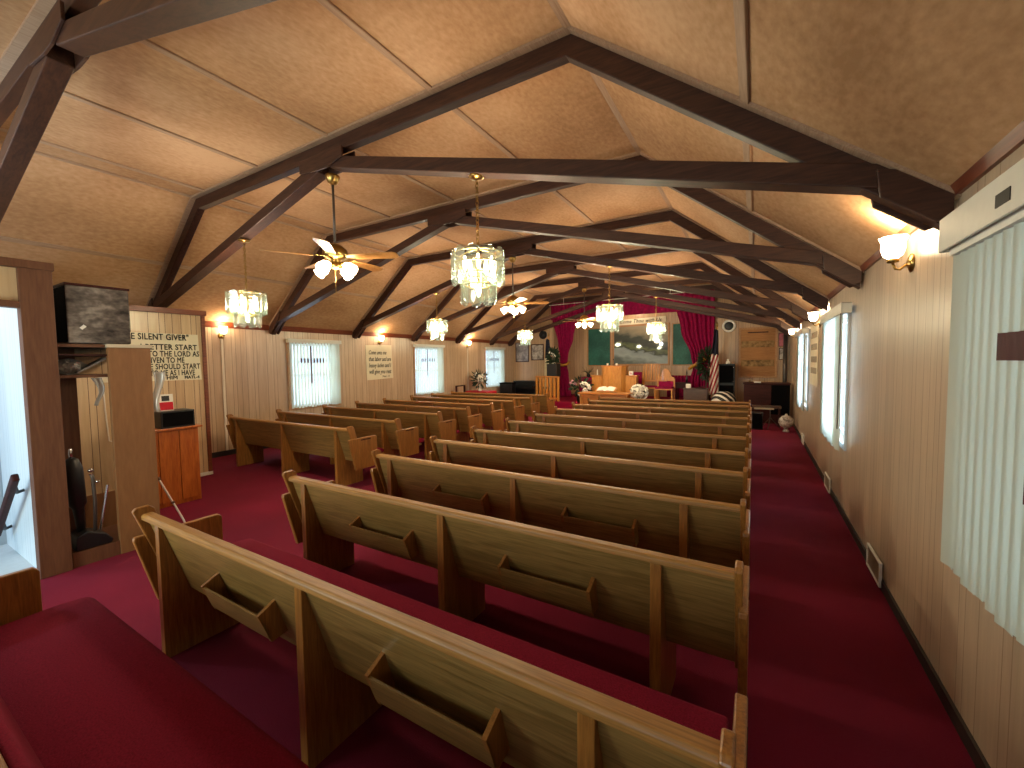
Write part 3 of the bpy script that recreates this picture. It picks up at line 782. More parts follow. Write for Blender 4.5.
# handrail in the entry
t = thing('handrail', 'dark sloping handrail on the white entry wall beyond the door', 'handrail', (-5.6, .93, 0))
B().bar((.37, -.10, .86), (-.5, -.10, .205), .045, .07).build('rail', 'mahog', t, .012)
for x, z, v, q in ((.30, .79, .02, .675), (-.25, .38, -.55, .24)): B().tube([(v, 0, q), (v+.06, -.05, q), (x, -.10, z)], .014).build('bracket', 'black', t, 0, True)

# ------------------------------------------------------------------ front of the church
def pleats(x0f, x1f, z0, z1, y, npl, amp, nz=16):
    def f(u, v):
        z = z1+(z0-z1)*v; a, c = x0f(v), x1f(v)
        return Vector((a+(c-a)*u, y+amp*math.sin(u*npl*2*PI)*(1-.3*v)+.02*math.sin(u*23+v*3), z))
    return B().grid(f, npl*8, nz)
def lerp(pts):
    def f(v):
        for (a, x), (b_, y) in zip(pts, pts[1:]):
            if v <= b_+1e-9: 
                s = (v-a)/(b_-a); s = s*s*(3-2*s); return x+(y-x)*s
        return pts[-1][1]
    return f
VY = 15.18
tag(pleats(lambda v: OL, lambda v: OR_, 3.36, 4.05, VY-.115, 34, .022, 4).build('curtain_valance', 'velvet', None, 0, True, .01), 'long crimson velvet valance across the top of the chancel opening', 'valance')
t = thing('stage_curtain', 'crimson stage curtain tied back on the left of the chancel', 'curtain', (0, 0, 0))
pleats(lerp([(0, OL), (.6, -6.80), (.82, -6.72), (1, -6.72)]), lerp([(0, -5.95), (.45, -6.15), (.82, -6.38), (1, -6.42)]), 1.62, 3.5, VY, 8, .045).build('upper_cloth', 'velvet', t, 0, True, .01)
pleats(lerp([(0, -6.72), (.3, -6.78), (1, -6.78)]), lerp([(0, -6.42), (.3, -6.35), (1, -6.25)]), .36, 1.6, VY, 6, .04).build('lower_cloth', 'velvet', t, 0, True, .01)
B().tube([(-6.74, VY-.08, 1.62), (-6.55, VY-.1, 1.58), (-6.38, VY-.08, 1.63), (-6.36, VY+.06, 1.7)], .05, 8).build('tie_back', 'gold', t, 0, True)
t = thing('stage_curtain', 'crimson stage curtain tied back on the right of the chancel', 'curtain', (0, 0, 0))
pleats(lerp([(0, -2.42), (.4, -2.25), (.85, -1.92), (1, -1.85)]), lerp([(0, OR_), (.6, OR_-.02), (1, -1.35)]), 1.5, 3.6, VY, 8, .045).build('upper_cloth', 'velvet', t, 0, True, .01)
pleats(lerp([(0, -1.85), (.4, -1.95), (1, -1.95)]), lerp([(0, -1.4), (.3, -1.38), (1, -1.36)]), .36, 1.52, VY, 6, .04).build('lower_cloth', 'velvet', t, 0, True, .01)
B().tube([(-1.98, VY-.09, 1.42), (-1.75, VY-.12, 1.58), (-1.5, VY-.1, 1.74), (-1.28, VY-.04, 1.86)], .055, 8).build('tie_back', 'gold', t, 0, True)
t = thing('curtain_track', 'thin white curtain track wire under the ceiling before the chancel', 'curtain track', (0, 14.6, 0))
B().tube([(-6.9, 0, 3.88), (-2.0, 0, 3.92)], .012).build('track', 'white', t)
for x in (-6.3, -2.5): B().tube([(x, 0, 3.9), (x, 0, 4.14)], .007).build('hanger', 'white', t)

def framed(name, label, cat, x0, x1, z0, z1, y, fw, fmat, cmat, dep=.03, group=None):
    t = thing(name, label, cat, ((x0+x1)/2, y, (z0+z1)/2), 0, group); w = (x1-x0)/2; h = (z1-z0)/2
    B().box(-w-fw, w+fw, -dep, 0, h, h+fw).box(-w-fw, w+fw, -dep, 0, -h-fw, -h).box(-w-fw, -w, -dep, 0, -h, h).box(w, w+fw, -dep, 0, -h, h).build('frame', fmat, t, .004)
    B().box(-w, w, -dep*.6, -dep*.2, -h, h).build('picture', cmat, t)
    return t
# landscape painting material (sky, dark trees, pale river)
def painting():
    m, t, b = nt('river_painting')
    tc = t.nodes.new('ShaderNodeTexCoord'); sp = t.nodes.new('ShaderNodeSeparateXYZ'); t.links.new(tc.outputs['Object'], sp.inputs[0])
    n = t.nodes.new('ShaderNodeTexNoise'); n.inputs['Scale'].default_value = 2.6; n.inputs['Detail'].default_value = 6
    mp = t.nodes.new('ShaderNodeMapping'); mp.inputs['Scale'].default_value = (1, 1, 1.8); t.links.new(tc.outputs['Object'], mp.inputs['Vector']); t.links.new(mp.outputs['Vector'], n.inputs['Vector'])
    z = math_node(t, 'ADD', math_node(t, 'DIVIDE', sp.outputs[2], 1.5), .5)
    z = math_node(t, 'ADD', z, math_node(t, 'MULTIPLY', math_node(t, 'SUBTRACT', n.outputs['Fac'], .5), .35))
    z = math_node(t, 'SUBTRACT', z, math_node(t, 'MULTIPLY', sp.outputs[0], -.14))
    r = t.nodes.new('ShaderNodeValToRGB'); el = r.color_ramp.elements
    el[0].position = 0; el[0].color = rgb('4c5a58'); el[1].position = 1; el[1].color = rgb('988c74')
    for p, c in ((.16, '93a3a4'), (.30, '7f9092'), (.35, '263024'), (.42, '56633a'), (.50, '222c24'), (.66, '333c32'), (.74, '6f6b58'), (.85, '8c8168')):
        e = el.new(p); e.color = rgb(c)
    t.links.new(z, r.inputs['Fac']); t.links.new(r.outputs['Color'], b.inputs['Base Color'])
    b.inputs['Roughness'].default_value = .5; b.inputs['Coat Weight'].default_value = .8; b.inputs['Coat Roughness'].default_value = .03
    return m
M['painting'] = painting()
framed('landscape_painting', 'large glazed landscape painting of a river between dark woods', 'painting', -4.92, -2.88, 1.60, 3.06, YR, .07, 'frame_wood', 'painting', .05)
framed('green_board', 'dark green board left of the landscape painting', 'board', -6.0, -5.08, 1.56, 3.03, YR, .04, 'frame_wood', 'teal', .04, 'green boards beside the painting')
framed('green_board', 'green board right of the landscape painting, beside the curtain', 'board', -2.70, -1.75, 1.56, 3.06, YR, .04, 'frame_wood', 'teal', .04, 'green boards beside the painting')
M['photo1'] = blotchy('grey_print_a', '5a5658', '8a8486', 'b4adab', 4, 4, .3)
M['photo2'] = blotchy('grey_print_b', '4b4642', 'a0948a', 'c9bfb2', 5, 4, .3)
framed('wall_picture', 'framed grey picture in the left front corner, half behind the chandelier', 'picture', -8.77, -8.20, 1.76, 2.52, YF, .03, 'mahog', 'photo1', .03, 'pictures on the left of the front wall')
framed('wall_picture', 'dark framed picture next to the round speaker on the front wall', 'picture', -8.02, -7.52, 1.83, 2.42, YF, .035, 'mahog', 'photo2', .03, 'pictures on the left of the front wall')
def round_speaker(x, z, r, label, rim):
    t = thing('round_speaker', label, 'speaker', (x, YF, z), 0, 'round wall speakers')
    m = Matrix.Rotation(PI/2, 4, 'X')
    B().lathe([(r, 0), (r, .05), (r*.92, .065), (r*.66, .055), (r*.66, .0)], 28, m).build('rim', rim, t, 0, True)
    B().lathe([(r*.66, .045), (r*.5, .05), (r*.2, .058), (.005, .06)], 24, m).build('cone', 'black', t, 0, True)
round_speaker(-7.50, 2.82, .17, 'black round speaker high on the left of the front wall', 'black')
round_speaker(-.80, 2.81, .20, 'round speaker with a wide white rim right of the curtain', 'white')
# hymn board
t = thing('hymn_board', 'large plain wooden panel with carved bands on the right of the front wall', 'panel', (.015, YF, 1.93))
B().box(-.47, .47, -.03, 0, -.74, .74).build('board', 'board_wood', t)
b = B().box(-.53, .53, -.05, 0, .74, .80).box(-.53, .53, -.05, 0, -.80, -.74).box(-.53, -.47, -.05, 0, -.74, .74).box(.47, .53, -.05, 0, -.74, .74); b.build('frame', 'frame_wood', t, .004)
M['carved'] = blotchy('carved_band', '4c3a20', '8a6a42', 'a5855a', 9, 9, .6)
for z in (.27, -.33): B().box(-.45, .45, -.034, -.03, z-.10, z+.10).build('carved_band', 'carved', t)
B().box(-.28, .28, -.042, -.03, .62, .655).build('slot_strip', 'mahog', t)
framed('wall_poster', 'pink framed print by the right front corner, the upper one', 'poster', .58, .78, 2.12, 2.50, YF, .02, 'crown', 'pink', .02, 'prints by the right front corner')
framed('wall_poster', 'dark framed print by the right front corner, the lower one', 'poster', .60, .78, 1.72, 2.04, YF, .02, 'mahog', 'photo2', .02, 'prints by the right front corner')
tag(B().tube([(.74, YF-.08, 0), (.74, YF-.08, 2.5)], .055, 12).build('corner_pipe', 'greymetal', None, 0, True), 'grey vertical pipe in the right front corner', 'pipe')

# upright piano / organ on the right
t = thing('upright_piano', 'dark mahogany upright piano in the right front corner', 'piano', (.16, 13.35, 0))
B().box(-.46, .60, -.30, .28, .0, 1.05).build('case', 'mahog', t, .006)
B().box(-.48, .62, -.33, .30, 1.05, 1.08).build('lid', 'mahog', t, .004)
B().box(.18, .60, -.31, -.30, .25, 1.03).build('side_panel', 'blackcloth', t)
tag(B().box(-.06, .10, 13.2, 13.36, 1.083, 1.11).build('paper_stack', 'white'), 'white papers lying on top of the dark piano', 'papers')
tag(B().tube([(-.17, 13.25, 1.083), (-.16, 13.25, 1.16), (-.12, 13.25, 1.19)], .012).build('small_ornament', 'brass', None, 0, True), 'small brass ornament on the left end of the piano lid', 'ornament')
t = thing('piano_bench', 'dark bench in front of the mahogany piano', 'bench', (.25, 12.6, 0))
B().box(-.34, .30, -.16, .16, .46, .52).build('seat', 'walnut', t, .008)
for x in (-.30, .26):
    for y in (-.12, .12): B().box(x-.02, x+.02, y-.02, y+.02, 0, .46).build('leg', 'mahog', t)
t = thing('floor_speaker', 'small black box speaker on the floor at the end of the pews', 'speaker', (.03, 11.9, 0))
B().box(-.12, .12, -.12, .12, 0, .42).build('cabinet', 'black', t, .01)
B().box(-.10, .10, -.128, -.12, .03, .39).build('grille', 'blackcloth', t)
t = thing('music_stand', 'low grey folding stand between the pews and the piano', 'stand', (.30, 12.05, 0))
for a in (.3, 2.4, 4.5): B().tube([(0, 0, .28), (.24*math.cos(a), .24*math.sin(a), .012)], .010).build('leg', 'greymetal', t)
B().tube([(0, 0, .26), (0, 0, .50)], .012).build('post', 'greymetal', t)
B().box(-.34, .08, -.02, .0, .48, .52).build('ledge', 'shelf_edge', t)
t = thing('glass_jar', 'round patterned glass jar with lid on the floor by the right wall', 'jar', (.62, 11.75, 0))
B().lathe([(.07, 0), (.06, .04), (.03, .06), (.05, .09), (.12, .14), (.15, .22), (.14, .30), (.11, .34)], 20, None, lambda a, z: .05*math.cos(10*a)).build('bowl', 'crystalware', t, 0, True)
B().lathe([(.11, .34), (.09, .37), (.03, .39), (.025, .42), (.005, .43)], 20).build('lid', 'crystalware', t, 0, True)
# PA cabinet tower
for z, h, lab in ((.35, .62, 'lower black speaker cabinet of the tower right of the flag'), (.97, .62, 'upper black speaker cabinet of the tower right of the flag')):
    t = thing('speaker_cabinet', lab, 'speaker', (-.80, 14.62, 0 if z < .5 else z), 0, 'black speaker cabinets')
    zz = 0
    B().box(-.22, .22, -.22, .22, 0, .97 if z < .5 else h).build('cabinet', 'black', t, .008)
    B().box(-.19, .19, -.23, -.22, .04, .93 if z < .5 else h-.04).build('grille', 'blackcloth', t)
    b = B()
    for zc in (.08, .52): b.ball((.185, -.232, zc), .014)
    b.build('corner_stud', 'chrome', t)
tag(B().lathe([(.05, 0), (.07, .02), (.06, .05), (.02, .11), (.04, .13), (.01, .15)], 14, Matrix.Translation((-.78, 14.57, 1.592))).build('figurine', 'whiteflower', None, 0, True), 'small white figurine on top of the black speaker tower', 'figurine')
# flag
def flag(x, y, zb, zt, label, lean, m_top, m_low, stripes, finial):
    t = thing('flag', label, 'flag', (x, y, zb), 0)
    H = zt-zb
    B().tube([(0, .04, 0), (lean, .04, H)], .016, 8).build('pole', 'gold', t, 0, True)
    B().lathe([(.16, 0), (.16, .03), (.05, .06), (.02, .10)], 16, Matrix.Translation((0, .04, 0))).build('base', 'brass', t, 0, True)
    B().lathe([(.016, 0), (.035, .03), (.005, .14)], 8, Matrix.Translation((lean, .04, H))).build('finial', finial, t, 0, True)
    def cl(z0, z1, w0, w1):
        def f(u, v):
            z = z1+(z0-z1)*v; w = w1+(w0-w1)*v
            return Vector((lean*z/H-.02-w*.5+u*w, .0-.05*math.sin(u*9+1+v*2), z+.03*math.sin(u*4)))
        return B().grid(f, 18, 12)
    cl(H*.62, H*.95, .20, .10).build('upper_cloth', m_top, t, 0, True, .008)
    cl(H*.12, H*.64, .26, .20).build('lower_cloth', m_low, t, 0, True, .008)
def striped():
    m, t, b = nt('flag_stripes')
    tc = t.nodes.new('ShaderNodeTexCoord'); sp = t.nodes.new('ShaderNodeSeparateXYZ'); t.links.new(tc.outputs['Object'], sp.inputs[0])
    s = math_node(t, 'ADD', math_node(t, 'MULTIPLY', sp.outputs[0], 10.5), math_node(t, 'MULTIPLY', sp.outputs[2], -3.2))
    f = math_node(t, 'GREATER_THAN', math_node(t, 'FRACT', math_node(t, 'ADD', s, 50)), .5)
    mx = t.nodes.new('ShaderNodeMix'); mx.data_type = 'RGBA'; t.links.new(f, mx.inputs[0])
    mx.inputs[6].default_value = rgb('8e1c2c'); mx.inputs[7].default_value = rgb('d8ccc0')
    t.links.new(mx.outputs[2], b.inputs['Base Color']); b.inputs['Roughness'].default_value = .8
    return m
M['stripes'] = striped()
flag(-1.13, 14.1, .35, 2.75, 'red and white striped flag with dark blue top, furled on its pole', .07, 'navy', 'stripes', True, 'brass')
flag(-6.93, 14.5, .35, 2.7, 'cream flag with dark top furled on a pole left of the curtain', .03, 'navy', 'cream_cloth', False, 'brass')

def foliage(n_, R_, c, leafy, seed, size=.08, up=.0):
    random.seed(seed); b = B()
    for k in range(n_):
        d = Vector((random.gauss(0, 1), random.gauss(0, 1), random.gauss(0, 1)+up)).normalized()
        p = Vector(c) + Vector((d.x*R_[0], d.y*R_[1], d.z*R_[2]))*random.uniform(.45, 1)
        if leafy:
            e = d.cross(Vector((random.random(), random.random(), random.random()))).normalized()
            q = p+d*size*1.4; s = e*size*.33; nrm = d.cross(e)*size*.12
            v = [b.bm.verts.new(w) for w in (p, p+d*size*.6+s, q, p+d*size*.6-s)]
            v2 = [b.bm.verts.new(w.co+nrm) for w in v]
            b.bm.faces.new(v); b.bm.faces.new(v2[::-1])
            for i in range(4): b.bm.faces.new((v[i], v2[i], v2[(i+1) % 4], v[(i+1) % 4]))
        else:
            for j in range(5):
                a = 2*PI*j/5
                e1 = d.cross(Vector((.3, .5, .8))).normalized(); e2 = d.cross(e1)
                b.ball(p+(e1*math.cos(a)+e2*math.sin(a))*size*.4, size*.36, n=5)
    return b
# tall plant behind the flag (right) and left plant on its stand
t = thing('potted_plant', 'tall dark leafy plant behind the striped flag', 'plant', (-1.42, 14.62, .35))
B().lathe([(.13, 0), (.17, .26), (.15, .27), (.12, .24)], 18).build('pot', 'mahog', t, 0, True)
B().tube([(0, 0, .2), (.05, 0, .8), (.1, 0, 1.3)], .02).build('stem', 'walnut', t)
foliage(260, (.22, .20, .52), (.02, 0, 1.25), True, 5, .11).build('leaves', 'leaf', t)
t = thing('plant_stand', 'dark plant stand left of the curtain carrying white flowers', 'stand', (-6.55, 14.2, .35))
B().box(-.20, .20, -.18, .18, .82, 1.30).build('planter_box', 'black', t, .01)
for x in (-.16, .16):
    for y in (-.14, .14): B().box(x-.018, x+.018, y-.018, y+.018, 0, .82).build('leg', 'mahog', t)
t = thing('flower_arrangement', 'dark greenery with a few white blooms in the black planter', 'flowers', (-6.55, 14.2, 1.65))
foliage(150, (.16, .14, .30), (-.03, 0, .25), True, 8, .12, .3).build('leaves', 'leaf', t)
foliage(6, (.22, .12, .32), (.02, -.05, .28), False, 9, .07).build('blossoms', 'whiteflower', t)
# slatted rail
def rail(p0, p1, z0, z1, num, label):
    p0 = Vector(p0); p1 = Vector(p1)
    d = (p1-p0); L = d.length; a = math.atan2(d.y, d.x)
    t = thing('slatted_rail', label, 'railing', (p0.x, p0.y, z0), a, 'slatted oak rails')
    h = z1-z0
    B().box(0, L, -.05, .05, h-.05, h).build('top_rail', 'oak_x', t, .006)
    B().box(0, L, -.025, .025, .06, .12).build('bottom_rail', 'oak_x', t, .004)
    for k in range(num):
        x = .03+(L-.06)*k/(num-1)
        s = B().box(x-.047, x+.047, -.018, .018, .0, h-.05).build('slat', 'oak', t, .004)
        if k in (2, 3) and num > 5: B().box(x-.02, x+.02, -.022, -.018, h*.48, h*.56).build('dark_inlay', 'black', s)
rail((-6.95, 13.55), (-5.92, 13.25), .35, 1.22, 7, 'slatted oak choir rail before the left curtain, the longer section')
rail((-7.42, 14.6), (-6.98, 13.6), .35, 1.08, 5, 'short slatted oak rail section turning back beside the black organ')
b = B().box(XL+.05, OL, 13.0, YF, 0, .35); struct(b.build('floor_platform', 'carpet_stage'))
# left organ
t = thing('electric_organ', 'black electric organ in the left front corner under the pictures', 'organ', (-8.15, 14.75, .35))
B().box(-.45, .55, -.05, .35, 0, .62).build('case', 'black', t, .01)
B().box(-.45, .55, -.30, .0, .30, .42).build('keyboard_shelf', 'black', t, .006)
B().box(-.42, .52, -.295, -.06, .42, .432).build('keys', 'blackcloth', t)
t = thing('organ_bench', 'dark grey bench end beside the black organ, nearest the window', 'bench', (-8.40, 13.95, .35))
B().box(-.28, .26, -.16, .16, 0, .55).build('body', 'black', t, .01)
B().box(-.30, .28, -.18, .18, .55, .59).build('seat', 'blackcloth', t, .01)
# red covered table, vase and frame
t = thing('side_table', 'small table under a bright red cloth by the left wall', 'table', (-8.35, 12.0, 0))
def skirt(u, v):
    a = 2*PI*u; ca, sa = math.cos(a), math.sin(a); k = max(abs(ca), abs(sa))
    w = 1+.04*v+.03*v*math.sin(12*a)
    return Vector((ca/k*.46*w, sa/k*.32*w, .74-.62*v))
B().box(-.45, .45, -.31, .31, .70, .735).build('tabletop', 'oak_x', t)
c = B(); c.grid(skirt, 64, 8); c.box(-.46, .46, -.32, .32, .737, .742); c.build('tablecloth', 'redcloth', t, 0, False)
for x in (-.38, .38):
    for y in (-.25, .25): B().box(x-.02, x+.02, y-.02, y+.02, 0, .70).build('leg', 'oak', t)
t = thing('flower_vase', 'white flowers in a pale vase on the red-covered table', 'flowers', (-8.38, 12.0, .742))
B().lathe([(.05, 0), (.06, .03), (.04, .10), (.07, .20), (.05, .22)], 14).build('vase', 'whiteflower', t, 0, True)
foliage(90, (.24, .2, .26), (0, 0, .42), True, 11, .11).build('leaves', 'leaf', t)
foliage(22, (.2, .18, .26), (0, 0, .46), False, 12, .075).build('blossoms', 'whiteflower', t)
t = thing('small_easel', 'small empty dark frame standing beside the red table', 'frame', (-8.62, 11.2, 0))
B().box(-.03, .03, -.24, -.20, 0, .98).box(-.03, .03, .20, .24, 0, .98).box(-.03, .03, -.24, .24, .94, .98).box(-.03, .03, -.24, .24, .45, .49).build('frame', 'mahog', t, .004)

# pulpit
t = thing('pulpit', 'wide golden oak pulpit with rounded front and lower side wings', 'pulpit', (-4.05, 13.45, .35))
fr = [(-.40, .25), (-.40, -.02), (-.30, -.16), (-.12, -.22), (.12, -.22), (.30, -.16), (.40, -.02), (.40, .25)]
B().prism(fr, 'z', 0, 1.18).build('body', 'oak', t, .006)
fr2 = [(x*1.07, y*1.08) for x, y in fr]
B().prism(fr2, 'z', 1.18, 1.23).build('top', 'oak_x', t, .008)
B().prism([(x*1.06, y*1.06) for x, y in fr], 'z', 0, .08).build('plinth', 'oak_x', t, .006)
B().box(-.012, .012, -.235, -.215, .35, 1.05).box(-.10, .10, -.235, -.215, .76, .78).build('cross', 'gold', t, .002)
for s in (-1, 1):
    w = B().box(*sorted((s*.40, s*.74)), -.02, .25, 0, .88).build('wing', 'oak', t, .006)
    B().box(*sorted((s*.40, s*.77)), -.05, .27, .88, .91).build('wing_top', 'oak_x', w, .006)
tag(B().lathe([(.018, 0), (.02, .02), (.014, .16), (.004, .20)], 10, Matrix.Translation((-4.63, 13.55, 1.262))).build('candle', 'whiteflower', None, 0, True), 'white candle on the left wing of the pulpit', 'candle')
t = thing('small_box', 'small white box on the right wing of the pulpit', 'box', (-3.48, 13.5, 1.262))
B().box(-.06, .06, -.05, .05, 0, .13).build('carton', 'white', t, .003)
B().box(-.03, .03, -.053, -.05, .03, .09).build('panel', 'pinkflower', t)
t = thing('microphone', 'black gooseneck microphone on top of the pulpit', 'microphone', (-4.05, 13.5, 1.582))
B().lathe([(.05, 0), (.05, .015), (.012, .02)], 12).build('base', 'black', t, 0, True)
B().tube([(0, 0, .01), (0, 0, .12), (0, -.05, .19)], .006).build('neck', 'black', t)
B().ball((0, -.06, .20), .02).build('head', 'black', t, 0, True)
for x, lab in ((-4.25, 'small white cup on the left of the pulpit top'), (-3.95, 'small glass on the pulpit top beside the microphone')):
    tag(B().lathe([(.03, 0), (.035, .07), (.03, .07), (.02, .02)], 12, Matrix.Translation((x, 13.45, 1.582))).build('cup', 'whiteflower', None, 0, True), lab, 'cup', 'cups on the pulpit')
# communion table with open bible
t = thing('communion_table', 'golden oak communion table before the pulpit', 'table', (-3.88, 12.05, 0))
B().box(-.76, .76, -.30, .30, .75, .80).build('tabletop', 'oak_x', t, .008)
B().box(-.68, .68, -.24, -.215, .10, .74).build('front_panel', 'oak_x', t, .004)
for x in (-.66, .66):
    for y in (-.23, .23): B().box(x-.04, x+.04, y-.04, y+.04, 0, .75).build('leg', 'oak', t, .004)
t = thing('open_book', 'open white book on a low stand on the communion table', 'book', (-3.85, 12.05, .85))
m = Matrix.Rotation(.35, 4, 'X')
B().box(-.30, .30, -.14, .16, .03, .04, m).build('book_stand', 'oak_x', t)
for s in (-1, 1): B().prism([(0, .045), (s*.06, .075), (s*.16, .068), (s*.26, .05), (s*.26, .043)], 'y', -.13, .15, m).build('page_block', 'whiteflower', t)
# flowers beside pulpit
t = thing('lily_arrangement', 'white lilies spilling from a dark vase left of the pulpit', 'flowers', (-5.10, 13.2, .35))
B().lathe([(.10, 0), (.14, .10), (.10, .30), (.13, .36), (.10, .36)], 16).build('vase', 'black', t, 0, True)
foliage(80, (.32, .2, .28), (0, 0, .55), True, 21, .13).build('leaves', 'leaf', t)
foliage(16, (.26, .16, .30), (.14, -.08, .46), False, 22, .11).build('blossoms', 'whiteflower', t)
foliage(4, (.15, .1, .12), (-.2, -.05, .68), False, 25, .09).build('pink_blossoms', 'pinkflower', t)
t = thing('bouquet', 'large round white bouquet right of the pulpit', 'flowers', (-3.12, 12.95, .35))
B().lathe([(.12, 0), (.15, .12), (.11, .22), (.10, .22)], 16).build('basket', 'oak', t, 0, True)
foliage(40, (.22, .18, .18), (0, 0, .42), True, 23, .08).build('leaves', 'leaf', t)
foliage(90, (.29, .24, .24), (0, 0, .42), False, 24, .085).build('blossoms', 'whiteflower', t)
# red table with wire plant left of pulpit
t = thing('altar_stand', 'small stand draped in crimson cloth between curtain and pulpit', 'stand', (-5.75, 15.75, .35))
B().box(-.30, .30, -.22, .22, .72, .76).build('top', 'mahog', t, .004)
pleats(lambda v: -.31, lambda v: .31, .02, .76, -.24, 8, .02, 6).build('drape', 'velvet', t, 0, True, .008)
for x in (-.26, .26): B().box(x-.02, x+.02, -.18, .18, 0, .72).build('leg', 'mahog', t)
t = thing('dry_branches', 'spiky dry branches standing on the crimson draped stand', 'branches', (-5.75, 15.75, 1.112))
B().lathe([(.06, 0), (.08, .06), (.05, .12), (.045, .12)], 12).build('bowl', 'black', t, 0, True)
random.seed(4); b = B()
for k in range(22):
    a = random.uniform(0, 2*PI); r = random.uniform(.1, .32); b.tube([(0, 0, .1), (r*.5*math.cos(a), r*.5*math.sin(a), .22), (r*math.cos(a), r*math.sin(a), random.uniform(.15, .42))], .005, 4)
b.build('twigs', 'leaf', t)

# chancel chairs
def chair(loc, style, label):
    t = thing('chancel_chair', label, 'chair', loc, 0, 'chairs behind the pulpit')
    w = .25; sh = .45
    for x in (-w, w):
        B().box(x-.022, x+.022, -.24, -.195, 0, sh).build('leg', 'oak', t, .003)
        B().box(x-.022, x+.022, .20, .245, 0, sh).build('leg', 'oak', t, .003)
    B().box(-w-.03, w+.03, -.25, .25, sh, sh+.04).build('seat_frame', 'oak_x', t, .004)
    B().box(-w, w, -.235, .20, sh+.04, sh+.085).build('seat_cushion', 'velvet', t, .015, True)
    if style == 'arch':
        q = [(-w, .70), (-w, .83), (-.16, .86), (-.13, 1.0), (-.06, 1.09), (0, 1.115), (.06, 1.09), (.13, 1.0), (.16, .86), (w, .83), (w, .70), (.1, .72), (-.1, .72)]
        B().prism(q, 'y', .205, .24).build('arched_back', 'oak', t, .004)
        for x in (-w, w): B().box(x-.022, x+.022, .20, .245, sh, .80).build('back_post', 'oak', t, .003)
        B().box(-w+.03, w-.03, .215, .235, .50, .70).build('back_pad', 'velvet', t)
    elif style == 'tall':
        for x in (-w, w): B().box(x-.025, x+.025, .20, .25, sh, 1.22).build('back_post', 'oak', t, .003)
        for k in range(5): B().box(-.20+k*.085, -.14+k*.085, .21, .235, .70, 1.27).build('back_slat', 'oak', t, .003)
        B().box(-w, w, .205, .245, .66, .72).build('back_rail', 'oak_x', t)
    else:
        for x in (-w, w): B().box(x-.025, x+.025, .20, .25, sh, 1.02).build('back_post', 'oak', t, .003)
        B().box(-w+.02, w-.02, .20, .24, .55, .98).build('back_pad', 'velvet', t, .012, True)
chair((-2.50, 13.75, .35), 'arch', 'oak chair with a pointed arch back, facing the pews')
chair((-3.08, 14.35, .35), 'tall', 'tall slat-backed oak chair beside the arched chair')
chair((-3.66, 14.55, .35), 'pad', 'oak chair with crimson padded back just right of the pulpit')
tag(pleats(lambda v: -2.9, lambda v: -1.9, .36, 1.16, YR-.12, 9, .025, 4).build('chancel_drape', 'velvet', None, 0, True, .01), 'low crimson drape along the chancel wall behind the arched chair', 'drape')
# dark table group and desk on the right of the stage
t = thing('dark_stand', 'dark small table left of the brown cabinet, holding a tall bottle', 'table', (-2.02, 14.3, .35))
B().box(-.22, .18, -.2, .2, .62, .66).build('tabletop', 'mahog', t, .004)
for x in (-.19, .15):
    for y in (-.17, .17): B().box(x-.018, x+.018, y-.018, y+.018, 0, .62).build('leg', 'mahog', t)
B().box(-.20, .16, -.18, -.16, .48, .62).build('apron', 'mahog', t)
tag(B().lathe([(.03, 0), (.034, .10), (.02, .18), (.014, .22), (.022, .30), (.004, .42)], 12, Matrix.Translation((-1.92, 14.25, 1.012))).build('candle_holder', 'black', None, 0, True), 'tall dark candle holder on the dark small table', 'candle holder')
t = thing('wooden_cabinet', 'grey-brown wooden cabinet beneath the right curtain', 'cabinet', (-1.55, 13.55, .35))
B().box(-.34, .32, -.2, .2, 0, .50).build('body', 'walnut', t, .006)
B().box(-.36, .34, -.22, .22, .50, .53).build('top', 'walnut', t, .004)
B().box(-.30, .28, -.212, -.2, .06, .44).build('door', 'walnut', t, .004)
tag(B().box(-1.84, -1.70, 13.45, 13.58, .882, 1.01).build('white_cube', 'whiteflower', None, .01), 'small white cube on the left of the brown cabinet', 'box')
tag(B().bar((-1.55, 13.5, .895), (-1.30, 13.5, .945), .22, .02).build('songbook', 'mahog'), 'dark book lying tilted on the brown cabinet', 'book')
# zebra striped drum cover
def zebra():
    m, t, b = nt('black_white_stripes')
    tc = t.nodes.new('ShaderNodeTexCoord'); wv = t.nodes.new('ShaderNodeTexWave'); wv.bands_direction = 'DIAGONAL'; wv.inputs['Scale'].default_value = 2.4; wv.inputs['Distortion'].default_value = 3
    t.links.new(tc.outputs['Object'], wv.inputs['Vector'])
    r = t.nodes.new('ShaderNodeValToRGB'); r.color_ramp.interpolation = 'CONSTANT'; r.color_ramp.elements[0].color = rgb('0e0e10'); r.color_ramp.elements[1].position = .66; r.color_ramp.elements[1].color = rgb('cfc9bf')
    t.links.new(wv.outputs['Fac'], r.inputs['Fac']); t.links.new(r.outputs['Color'], b.inputs['Base Color']); return m
M['zebra'] = zebra()
t = thing('striped_drum', 'rounded black object with white stripes at the foot of the flag', 'drum', (-.80, 13.2, .0))
B().lathe([(.28, 0), (.32, .30), (.34, .50), (.31, .64), (.22, .76), (.10, .82), (.02, .83)], 24).build('cover', 'zebra', t, 0, True)
B().lathe([(.30, .0), (.335, .02), (.335, .06), (.30, .08)], 24).build('rim', 'chrome', t, 0, True)

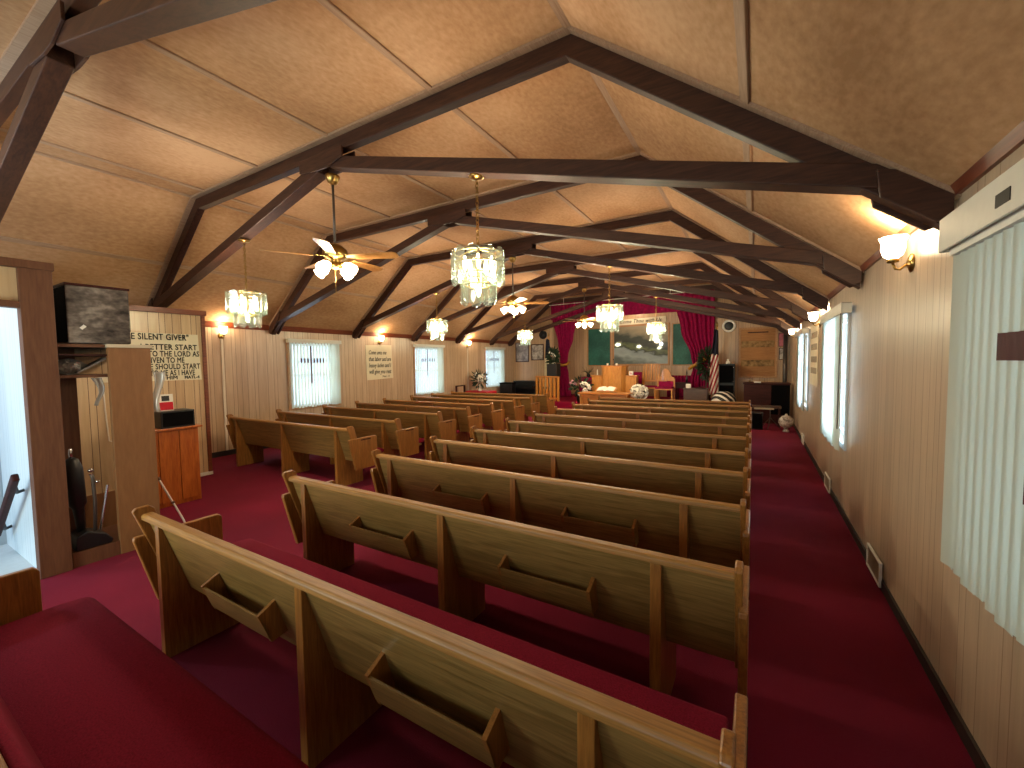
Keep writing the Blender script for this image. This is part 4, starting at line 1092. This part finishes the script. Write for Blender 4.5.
# ------------------------------------------------------------------ daylight and added fill lights
W = bpy.data.worlds.new('daylight'); SC.world = W; W.use_nodes = True
bg = W.node_tree.nodes['Background']; bg.inputs[0].default_value = (.62, .80, 1, 1); bg.inputs[1].default_value = 1.6
DAY = (.70, .84, 1)
for (a, c), p in zip(WL, (60, 55, 50)):
    light('AREA', 'daylight_left', (XL-.22, (a+c)/2, 1.5), p, DAY, c-a, (0, -PI/2, 0), 1.4).data.size = 1.4
for (a, c), p in zip(WR, (6, 70, 60)):
    light('AREA', 'daylight_right', (XR+.22, (a+c)/2, 1.5), p, DAY, 1.4, (0, PI/2, 0), c-a)
light('AREA', 'daylight_entry', (-5.8, YB-.3, 1.15), 42, (.36, .70, 1), .9, (PI/2, 0, 0), 2.0)
light('AREA', 'daylight_rear', (-3.6, YB-.3, 1.55), 95, (.84, .95, .80), 1.4, (PI/2, 0, 0), 1.35)
light('AREA', 'daylight_rear', (-.7, YB-.3, 1.55), 7, (.84, .95, .80), 1.8, (PI/2, 0, 0), 1.35)
light('POINT', 'chancel_fill', (-4.1, 15.8, 3.7), 22, (1, .80, .58), .15)  # added fill behind the valance to brighten the front, no fixture
light('POINT', 'vestibule_fill', (-6.3, -.3, 2.95), 75, (.86, .93, 1), .12)  # added unseen fill to lift the ceiling slope near the entry
light('POINT', 'rear_fill', (-4.0, -1.0, 2.75), 12, (1, .80, .55), .12)  # unseen warm fill added behind the camera, no fan hangs here

# ------------------------------------------------------------------ camera
H = 1.75
yaw, pit, rol = .532313, -.053529, -.013737
fw = Vector((-math.sin(yaw)*math.cos(pit), math.cos(yaw)*math.cos(pit), math.sin(pit)))
rt = Vector((math.cos(yaw), math.sin(yaw), 0)); up = rt.cross(fw)
r = rt*math.cos(rol)+up*math.sin(rol); u = -rt*math.sin(rol)+up*math.cos(rol)
cam = bpy.data.cameras.new('camera'); cam.sensor_width = 36; cam.lens = 415.9/1024*36; cam.clip_start = .02
co = bpy.data.objects.new('camera', cam); C.objects.link(co)
mw = Matrix((r, u, -fw)).transposed().to_4x4(); mw.translation = (0, 0, H); co.matrix_world = mw
SC.camera = co
vs = SC.view_settings; vs.view_transform = 'Standard'; vs.look = 'None'; vs.exposure = 0.5; vs.gamma = 1; vs.use_curve_mapping = False
SC.cycles.max_bounces = 8; SC.cycles.transparent_max_bounces = 24; SC.cycles.use_denoising = True
SC.cycles.sample_clamp_indirect = 6
